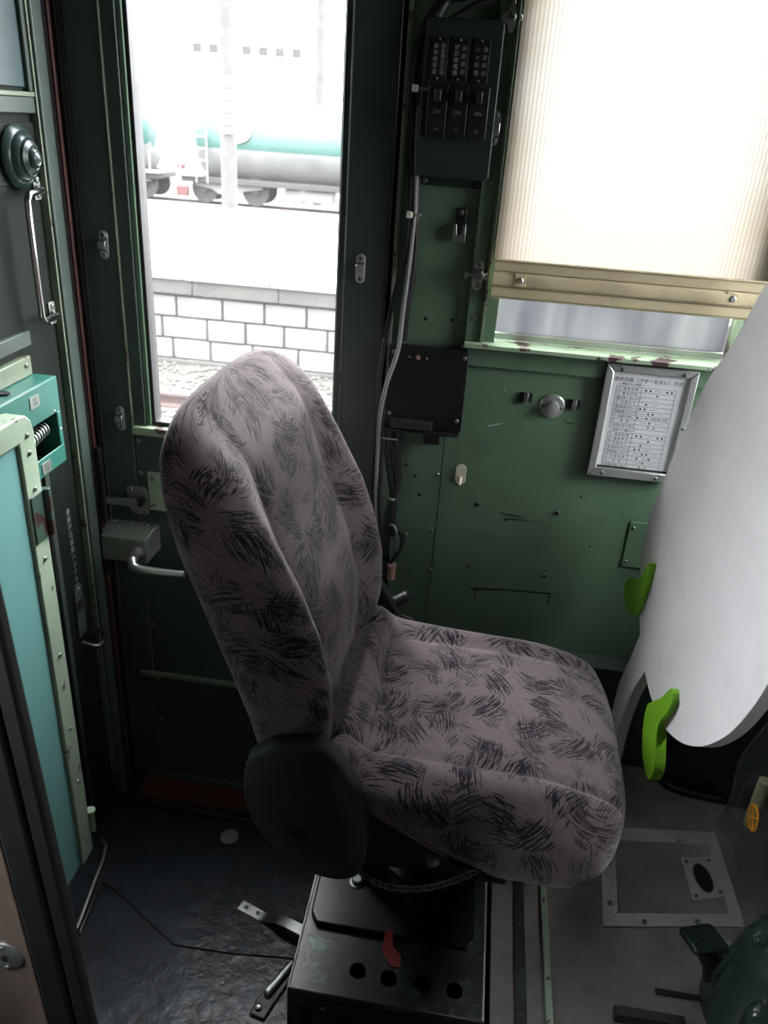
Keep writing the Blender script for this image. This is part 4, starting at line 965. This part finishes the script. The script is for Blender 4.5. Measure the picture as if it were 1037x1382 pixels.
MB().prism([(-.325, 1.020, -.003), (-.290, 1.012, -.003), (-.245, 1.135, -.003), (-.250, 1.155, -.003), (-.272, 1.150, -.003), (-.318, 1.055, -.003)], (0, 0, .007)).build('latch_bed', M['rubber'], rl, .004)
MB().prism([(-.306, 1.065, .004), (-.292, 1.058, .004), (-.252, 1.14, .004), (-.262, 1.148, .004)], (0, 0, .016)).build('latch_bar', M['steel_dull'], rl, .005, seg=3)
MB().lathe([(.008, 0), (.008, .005), (.005, .007)], (-.308, 1.036, .004), (0, 0, 1), 12).build('latch_stud', M['steel'], rl)
hc = thing('floor_hatch', 'grey floor hatch in a worn steel frame with an oval finger hole', 'hatch', (.53, 1.25, .33))
zf = .3302
o4 = [(.375, 1.112), (.668, 1.165), (.664, 1.378), (.44, 1.395), (.405, 1.21)]
o4 = [(.378, 1.114), (.668, 1.166), (.662, 1.405), (.40, 1.372)]
i4 = [(.412, 1.150), (.640, 1.190), (.640, 1.366), (.428, 1.338)]
for k in range(4):
    j = (k + 1) % 4
    MB().prism([(*o4[k], zf), (*o4[j], zf), (*i4[j], zf), (*i4[k], zf)], (0, 0, .004)).build('hatch_frame', M['floor_steel'], hc, .001)
MB().prism([(x, y, zf) for x, y in i4], (0, 0, .0025)).build('hatch_panel', M['hatch'], hc, .001)
for x, y in ((.398, 1.17), (.462, 1.138), (.57, 1.158), (.408, 1.27)): screw(hc, (x, y, zf + .004), (0, 0, 1), .006)
fp = [(.571, 1.206), (.644, 1.230), (.640, 1.330), (.566, 1.316)]
pl2 = MB().prism([(x, y, zf + .0025) for x, y in fp], (0, 0, .004)).build('finger_plate', M['floor_steel'], hc, .0025)
MB().prism([(.605 + .0165 * math.cos(a) * 1.15 - .01 * math.sin(a) * .3, 1.268 + .037 * math.sin(a), zf + .0064) for a in [2 * PI * k / 24 for k in range(24)]], (0, 0, .0006)).build('hole_rim', M['red_brown'], pl2, smooth=False)
MB().prism([(.605 + .0135 * math.cos(a) * 1.15 - .01 * math.sin(a) * .3, 1.268 + .033 * math.sin(a), zf + .0066) for a in [2 * PI * k / 24 for k in range(24)]], (0, 0, .0008)).build('finger_hole', M['hole'], pl2, smooth=False)
for x, y in ((.580, 1.218), (.634, 1.238), (.577, 1.305), (.628, 1.318)): screw(pl2, (x, y, zf + .0065), (0, 0, 1), .005)
bx('foot_rail', 'cream_trim', fr, .55, .70, 1.105, 1.118, .33, .345, .002); bx('pedal_shadow', 'hole', fr, .575, .75, 1.05, 1.10, .3295, .3312, 0)  # the black slab is a painted shadow beneath the pedal
bx('low_kerb', 'steel_dark', fr, .376, .50, .925, .945, .33, .352, .002); bx('low_kerb', 'steel_dark', fr, .46, .56, .99, 1.0, .33, .338, .002)
# foot pedal
pe = thing('foot_pedal', 'square dark green pedal plate with diagonal grooves on a black stem', 'pedal', (.54, 1.03, .33))
pc = V(.538, 1.048, .425); prot = (-.12, .1, .38)
PM = Euler(prot).to_matrix()
def pp_(x, y, z=0): return pc + PM @ V(x, y, z)
MB().prism([pp_(x, y, -.006) for x, y in ((-.036, -.028), (.030, -.030), (.036, -.024), (.037, .024), (.031, .030), (-.031, .030), (-.037, .024), (-.038, -.022))], PM @ V(0, 0, .012)).build('pedal_plate', M['dark_green_cast'], pe, .004)
for (xa, ya, xb, yb_) in ((-.032, .012, -.006, .026), (-.034, -.02, .0, .003), (.004, -.026, .034, .004), (.012, .028, .034, .014)):
    MB().tube([pp_(xa, ya, .0062), pp_(xb, yb_, .0062)], .0012, 6).build('groove', M['hole'], pe)
for x in (-.004, .010): MB().lathe([(.005, 0), (.005, .0015), (.003, .002)], pp_(x, 0, .006), PM @ V(0, 0, 1), 14).build('rivet', M['black'], pe)
MB().tube([pp_(0, 0, -.006), (.56, 1.03, .38), (.575, 1.02, .332)], [.02, .018, .024], 12).build('pedal_stem', M['black'], pe)
# brake stand: lumpy cast housing at the lower right
bs = thing('brake_stand', 'glossy dark green cast housing with bolts in the bottom right corner', 'brake valve', (.65, .97, .33))
MB().loft([[(.665 + rx * math.cos(a) + dx, .985 + ry * math.sin(a), z) for a in [2 * PI * k / 32 for k in range(32)]] for z, rx, ry, dx in
           ((.33, .125, .12, 0), (.34, .125, .12, 0), (.37, .112, .105, 0), (.42, .105, .098, .0), (.47, .098, .092, .003), (.505, .088, .084, .008), (.53, .070, .068, .015), (.545, .045, .045, .02), (.55, .01, .01, .02))]).build('cast_body', M['dark_green_cast'], bs, ang=70)
MB().loft([[(.60 + .03 * math.cos(a) * f_, .905 + .022 * math.sin(a) * f_, z) for a in [2 * PI * k / 20 for k in range(20)]] for z, f_ in ((.36, .7), (.38, 1), (.44, 1), (.455, .9), (.462, .5))]).build('cast_lug', M['dark_green_cast'], bs, ang=70)
for x, y, z in ((.612, .925, .475), (.66, .90, .46), (.60, .99, .52)):
    MB().lathe([(.015, -.02), (.015, .004), (.011, .0045), (.011, .012), (.009, .0145)], (x, y, z), (-.25, -.45, .85), 6).build('bolt', M['dark_green_cast'], bs, .001)
MB().tube([(.565, .99, .34), (.553, 1.0, .40), (.572, 1.0, .47), (.60, 1.0, .52)], .006, 8).build('side_pipe', M['dark_green_cast'], bs)
MB().tube([(.60, .90, .34), (.612, .888, .37), (.62, .885, .40)], .004, 8).build('small_pin', M['steel_dull'], bs)
# console behind the board
ck = thing('foot_heater', 'dark green rounded metal casing standing against the wall below the white board', 'heater', (.75, 1.55, .33))
P = [(.60, 1.628), (.565, 1.60), (.56, 1.555), (.578, 1.528), (.615, 1.515), (.72, 1.503), (1.0, 1.485), (1.0, 1.628)]
MB().prism([(x, y, .345) for x, y in P], (0, 0, .50)).build('casing', M['desk'], ck, .012, seg=4)
MB().prism([(x * 1 + (-.006 if x < .9 else 0), y - (.008 if y < 1.6 else 0), .33) for x, y in P], (0, 0, .018)).build('base_skirt', M['desk'], ck, .003)
bx('casing_seam', 'hole', ck, .60, .99, 1.4935, 1.5, .43, .433, 0)

dk = thing('unseen_console', 'unseen dark green console added to keep windscreen light off the lower wall', 'desk', (.95, 1.1, .33))
bx('desk_top', 'desk', dk, .74, 1.19, .62, 1.59, .90, .96, .01); bx('shading_panel', 'desk', dk, .80, 1.19, .62, 1.59, .96, 1.22, .01); bx('desk_side', 'desk', dk, .86, 1.19, .64, 1.46, .33, .90, .01)  # unseen boxes, raised to block windscreen light from the lower far wall
# ================================================================== WHITE BOARD CUT-OUT
bd = thing('cutout_board', 'big white-painted figure board seen from its blank back, right of the seat', 'board', (.43, 1.45, .335))
OUT = [(1.292, 1.564), (1.321, 1.522), (1.368, 1.444), (1.427, 1.37), (1.477, 1.264), (1.512, 1.17), (1.547, 1.068), (1.556, 1.01), (1.552, .955), (1.531, .906), (1.501, .863), (1.45, .81),
       (1.471, .738), (1.498, .656), (1.504, .594), (1.504, .335), (1.43, .335), (1.434, .45), (1.438, .562), (1.426, .645), (1.405, .71), (1.376, .77), (1.33, .757), (1.29, .754), (1.244, .754), (1.197, .769), (1.14, .798), (1.087, .839), (1.044, .884), (1.001, .946), (.969, 1.016), (.949, 1.081),
       (.929, 1.185), (.924, 1.288), (.942, 1.401), (.988, 1.497), (1.064, 1.569), (1.171, 1.619), (1.242, 1.605)]
SHARP = {(1.45, .81), (1.376, .77), (1.504, .335), (1.43, .335)}
def smooth_sharp(P, sharp, n=5):
    N = len(P); out = []
    for i in range(N):
        a, b, c, d = P[(i - 1) % N], P[i], P[(i + 1) % N], P[(i + 2) % N]
        if b in sharp: a = (2 * b[0] - c[0], 2 * b[1] - c[1])
        if c in sharp: d = (2 * c[0] - b[0], 2 * c[1] - b[1])
        for k in range(n):
            t = k / n
            out.append(tuple(.5 * ((2 * b[q]) + (c[q] - a[q]) * t + (2 * a[q] - 5 * b[q] + 4 * c[q] - d[q]) * t * t + (3 * b[q] - a[q] - 3 * c[q] + d[q]) * t ** 3) for q in (0, 1)))
    return out
def bplane(y, off=0): return .40 + .09 * (1.5 - y) + off
def board(P, off, th): return MB().prism([(bplane(y, off), y, z) for y, z in P], (th, th * .09, 0))
board(smooth_sharp(OUT, SHARP), 0, .022).build('board_panel', M['board'], bd, .0008, ang=25)
UP = [(1.46, .977), (1.453, .973), (1.452, .928), (1.466, .871), (1.476, .84), (1.516, .823), (1.555, .826), (1.576, .851), (1.554, .883), (1.517, .904), (1.493, .914), (1.485, .935), (1.472, .963)]
LO = [(1.211, .859), (1.193, .85), (1.198, .816), (1.217, .778), (1.22, .749), (1.198, .712), (1.187, .686), (1.196, .653), (1.219, .647), (1.257, .662), (1.287, .704), (1.294, .748), (1.276, .774), (1.24, .815)]
board(smooth_sharp(UP, {(1.493, .914)}), -.012, .0118).build('green_hand', M['lime'], bd, .001, ang=25)
board(smooth_sharp(LO, set()), -.012, .020).build('green_hand', M['lime'], bd, .001, ang=25)

# ================================================================== CLEAR BAG
cb = thing('clear_bag', 'clear crinkled plastic bag with a yellow wheel mark at the right edge', 'plastic bag', (.66, 1.2, .35))
def bag_pt(i, j, nx=14, nz=16):
    u, v_ = i / nx, j / nz
    y = 1.34 - .36 * u + .012 * math.sin(7 * v_ + u * 4); z = .42 + (.40 + .05 * u) * v_ + .01 * math.sin(u * 9)
    x = .625 + .05 * math.sin(PI * u) * math.sin(PI * v_) * -1 + .012 * math.sin(v_ * 9 + u * 6) + .05 * u * (1 - v_) + .03 * v_
    return (x, y, z)
rg = []
for j in range(17):
    fr_ = [bag_pt(i, j) for i in range(15)]
    bk2 = [(p[0] + .010 + .11 * math.sin(PI * i / 14), p[1] + .01, p[2]) for i, p in reversed(list(enumerate(fr_)))]
    rg.append(fr_ + bk2)
mb = MB(); n_ = len(rg[0])
for r in rg: mb.v += [V(p) for p in r]
for j in range(16):
    for k in range(n_): mb.f.append((j * n_ + k, j * n_ + (k + 1) % n_, (j + 1) * n_ + (k + 1) % n_, (j + 1) * n_ + k))
mb.f.append(tuple(range(n_)))
mb.build('bag_film', M['clear'], cb, ang=50)
wm = MB(); wc = V(.598, 1.150, .640); 
def wpt(a, r): return (wc.x, wc.y - r * math.cos(a) * .9, wc.z + r * math.sin(a))
wm.tube([wpt(2 * PI * k / 24, .024) for k in range(24)], .0022, 6, closed=True)
for a in (.7, .7 + PI / 2, .7 + PI, .7 + 1.5 * PI): wm.tube([wpt(a, .0), wpt(a, .024)], .002, 6)
wm.lathe([(.006, 0), (.006, .002)], wc, (-1, 0, 0), 12)
wm.build('wheel_mark', M['yellow'], cb)
MB().loft([[(.66 + .012 * math.cos(a), 1.275 + .012 * math.sin(a), z) for a in [2 * PI * k / 16 for k in range(16)]] for z in (.50, .60, .62)]).build('paper_roll', M['hem'], None, ang=50)
tag(bpy.data.objects['paper_roll'], 'pale crumpled roll inside the clear plastic bag', 'paper roll')

# ================================================================== PARTITION DOOR LEAF NEAR THE CAMERA
pdr = thing('partition_door', 'brown sliding door leaf with black edge seal close to the camera at lower left', 'door', (-.6, .56, 0))
bx('door_leaf', 'leaf', pdr, -.84, -.435, .55, .568, .02, 2.1, .002)
bx('edge_seal', 'rubber', pdr, -.435, -.400, .549, .570, .02, 2.1, .005); bx('edge_seal', 'rubber', pdr, -.400, -.378, .552, .568, .02, 2.1, .005)
lkp = MB().lathe([(.0215, 0), (.0215, .0015), (.019, .003), (.004, .003)], (-.466, .55, .832), (0, -1, 0), 40).build('lock_plate', M['alu'], pdr)
MB().prism([(-.466 + x, .5465, .832 + z) for x, z in ((-.003, -.006), (.003, -.006), (.0055, -.001), (.0025, .004), (-.0025, .004), (-.0055, -.001))], (0, -.0006, 0)).build('keyhole', M['hole'], lkp, smooth=False)
for z in (.017, -.017): screw(lkp, (-.466, .547, .832 + z), r=.0032)

pdr.rotation_euler = (0, math.radians(-2.3), 0); pdr.location.x += .03
# ================================================================== OUTSIDE
gd = struct('ground', (0, 12, -1.3)); B(-40, 30, -30, 60, -1.4, -1.30).build('ballast_bed', M['gravel'], gd)
pb = MB()
for k in range(2600):
    x = random.uniform(-5.2, -.8); y = random.uniform(6.6, 9.66); r = random.uniform(.018, .042); z = -1.3 + r * .5
    if abs(y - 8.15) < .12 or abs(y - 7.08) < .12: continue
    a = random.random() * 3; c, s_ = math.cos(a) * r, math.sin(a) * r
    pb.add([(x + c, y + s_, z), (x - s_, y + c, z), (x - c, y - s_, z), (x + s_, y - c, z), (x + r * .2, y, z + r * random.uniform(.5, 1)), (x, y + r * .2, z - r)],
           [(0, 1, 4), (1, 2, 4), (2, 3, 4), (3, 0, 4), (1, 0, 5), (2, 1, 5), (3, 2, 5), (0, 3, 5)])
o = pb.build('track_ballast', M['pebble'], None, smooth=False); o['kind'] = 'stuff'; tag(o, 'pale crushed stone ballast beside the near rail', 'ballast')
for y, l_ in ((8.15, 'rusty rail nearest the stone platform wall'), (7.08, 'rusty rail on the train side of the near track'), (26.5, 'near rail under the tank wagons'), (27.6, 'far rail under the tank wagons')):
    r_ = MB().prism([(-30, y + a, z - 1.15) for a, z in ((-.03, 0), (.03, 0), (.033, -.03), (.01, -.045), (.01, -.11), (.06, -.135), (.06, -.15), (-.06, -.15), (-.06, -.135), (-.01, -.11), (-.01, -.045), (-.033, -.03))], (50, 0, 0)).build('rail', M['rust'], None)
    tag(r_, l_, 'rail', 'rails')
pw = struct('platform_wall', (-3, 9.74, -1.3)); YW = 9.74
B(-9, 4, YW + .03, YW + .3, -1.3, -.2).build('wall_core', M['mortar'], pw)
for row, (z0, z1) in enumerate(((-1.235, -.985), (-.965, -.705), (-.685, -.435))):
    x = -6.6 + (.27 if row % 2 else 0)
    while x < .2:
        wv = random.choice((.50, .56, .60, .54)); dy = random.uniform(-.012, .012)
        MB().prism([(x + .012, YW + dy, z0), (x + wv - .012, YW + dy, z0), (x + wv - .012, YW + dy, z1), (x + .012, YW + dy, z1)], (0, .10, 0)).build('stone_block', M['stone'], pw, .018)
        x += wv
B(-9, 4, YW - .02, YW + .3, -1.30, -1.245).build('footing', M['coping'], pw, .01)
for k in range(8):
    B(-8 + k * 1.1, -8 + k * 1.1 + 1.09, YW - .06, YW + .35, -.40, -.215).build('coping_stone', M['coping'], pw, .012)
for k in range(8):
    B(-8.1 + k * 1.1, -8.1 + k * 1.1 + 1.094, YW - .10, YW + .5, -.215, -.14).build('edge_slab', M['concrete'], pw, .008)
B(-30, 20, YW + .1, 17.3, -1.3, -.142).build('platform_surface', M['concrete'], pw)
po = thing('platform_pole', 'white concrete pole with a small upright name plate on the platform', 'pole', (-5.43, 17.0, -.14))
MB().lathe([(.16, 0), (.15, 3), (.13, 8)], (-5.43, 17.0, -.142), (0, 0, 1), 20).build('pole_shaft', M['pole'], po)
bx('name_plate', 'wagon_white', po, -5.50, -5.22, 16.80, 16.83, 1.25, 2.25, .005)
for k in range(4): bx('plate_mark', 'ink', po, -5.46, -5.27, 16.795, 16.80, 1.36 + k * .22, 1.42 + k * .22, 0)
p2 = thing('catenary_mast', 'second pale mast with a sloping bracket behind the tank wagon', 'mast', (-6.6, 30, -1.3))
MB().lathe([(.17, 0), (.15, 12)], (-6.45, 30.5, -1.3), (0, 0, 1), 16).build('mast_shaft', M['pole'], p2)
MB().tube([(-6.45, 30.4, 4.3), (-7.6, 30.2, 6.2)], .04, 6).build('mast_bracket', M['tank_grey'], p2); MB().tube([(-6.45, 30.4, 4.3), (-7.2, 30.2, 4.35)], .035, 6).build('mast_bracket', M['tank_grey'], p2)
def tank_wagon(x0, x1, label):
    yc_, R_, zc = 27.6, 1.18, .72
    t = thing('tank_wagon', label, 'tank wagon', ((x0 + x1) / 2, yc_, -1.15), 'tank wagons')
    L = x1 - x0
    prof = [(0.02, 0), (R_ * .45, .04), (R_ * .75, .14), (R_ * .92, .28), (R_, .46), (R_, L - .46), (R_ * .92, L - .28), (R_ * .75, L - .14), (R_ * .45, L - .04), (.02, L)]
    mb = MB().lathe(prof, (x0, yc_, zc), (1, 0, 0), 40)
    me = mb.build('tank_shell', M['tank_teal'], t, ang=50); me.data.materials.append(M['tank_grey'])
    for p in me.data.polygons:
        if (p.center.z + me.location.z + t.location.z) < zc - .20: p.material_index = 1
    bx('underframe', 'wagon_dark', t, x0 - .35, x1 + .35, yc_ - 1.0, yc_ + 1.0, -.52, -.34, .02)
    bx('end_platform', 'wagon_white', t, x0 - .45, x0 + .4, yc_ - 1.15, yc_ - .6, -.34, -.28, .01); bx('end_platform', 'wagon_white', t, x1 - .4, x1 + .45, yc_ - 1.15, yc_ - .6, -.34, -.28, .01)
    for xb in (x0 + 1.15, x1 - 1.15):
        for dx in (-.85, .85):
            for yy in (yc_ - .62, yc_ + .50):
                MB().lathe([(.05, -.06), (.12, -.05), (.12, .02), (.36, .03), (.36, .0), (.43, .0), (.43, .11), (.05, .11)], (xb + dx, yy, -.72), (0, 1, 0), 28).build('wheel', M['wagon_dark'], t)
        mb = MB().prism([(xb + a, yc_ - .78, z) for a, z in ((-1.15, -.62), (-1.1, -.5), (1.1, -.5), (1.15, -.62), (.55, -.72), (.35, -.85), (-.35, -.85), (-.55, -.72))], (0, .12, 0)); mb.build('bogie_frame', M['tank_grey'], t, .02)
    for xa in (x0 + .25, x1 - .6):
        for k in range(5): bx('ladder_rung', 'wagon_white', t, xa, xa + .38, yc_ - 1.28, yc_ - 1.25, -.2 + k * .34, -.16 + k * .34, .005)
        for xx in (xa, xa + .36): bx('ladder_rail', 'wagon_white', t, xx, xx + .03, yc_ - 1.28, yc_ - 1.24, -.5, 1.35, .005)
    for xa in (x0 - .35, x1 + .1): 
        bx('hand_rail', 'wagon_white', t, xa, xa + .25, yc_ - 1.12, yc_ - 1.08, .30, .34, .005); bx('hand_rail', 'wagon_white', t, xa, xa + .04, yc_ - 1.12, yc_ - 1.08, -.3, .30, .005)
    bx('red_box', 'emblem_red', t, x0 - .5, x0 - .1, yc_ - 1.1, yc_ - .95, -.95, -.65, .02); bx('red_box', 'emblem_red', t, x0 - .45, x0 - .2, yc_ - 1.1, yc_ - .95, -.15, .0, .02)
    MB().lathe([(.05, 0), (.22, .35), (.25, .45)], (x0 + 3.6, yc_ - .6, -.95), (0, 0, 1), 16).build('drain_cone', M['wagon_white'], t)
    bx('equipment_box', 'tank_grey', t, x0 + 3.0, x0 + 4.6, yc_ - .8, yc_ - .2, -.9, -.55, .03)
    return t
t1 = tank_wagon(-9.75, 1.8, 'turquoise and grey tank wagon with a round emblem seen through the door window')
# round emblem on its side: red, yellow and green ring with pale centre
ex, ez, ey, R_, zc_ = -8.1, 1.12, 27.6, 1.18, .72
sl = math.asin((ez - zc_) / R_); nrm = V(0, -math.cos(sl), math.sin(sl)); ctr = V(ex, ey, zc_) + nrm * (R_ + .01)
def sector(r0, r1, a0, a1, h=.01, n=10):
    u = V(1, 0, 0); v_ = nrm.cross(u) * -1; pts = []
    for k in range(n + 1): a = a0 + (a1 - a0) * k / n; pts.append(ctr + (u * math.cos(a) + v_ * math.sin(a)) * r1)
    for k in range(n + 1): a = a1 + (a0 - a1) * k / n; pts.append(ctr + (u * math.cos(a) + v_ * math.sin(a)) * r0)
    return MB().prism(pts, nrm * h)
em = MB().lathe([(.42, 0), (.42, .02), (.02, .025)], ctr, nrm, 32).build('emblem_disc', M['wagon_white'], t1)
for a0, a1, mt in ((.2, 2.0, 'emblem_red'), (2.0, 3.6, 'emblem_yellow'), (3.6, 6.48, 'emblem_red')): sector(.24, .37, a0, a1, .03).build('emblem_ring', M[mt], em, smooth=False)
t2 = tank_wagon(-20.5, -11.2, 'turquoise and grey tank wagon cut off by the left edge of the door window')
bdg = thing('far_building', 'pale building with a row of small dark windows above the left tank wagon', 'building', (-20, 60, -1.3))
bx('building_wall', 'wagon_white', bdg, -34, -12, 60, 66, -1.3, 6.2, .05)
for k in range(7):
    wv = bx('window', 'wagon_dark', bdg, -21.5 + k * 1.15, -20.9 + k * 1.15, 59.95, 60.05, 4.9, 5.4, 0)
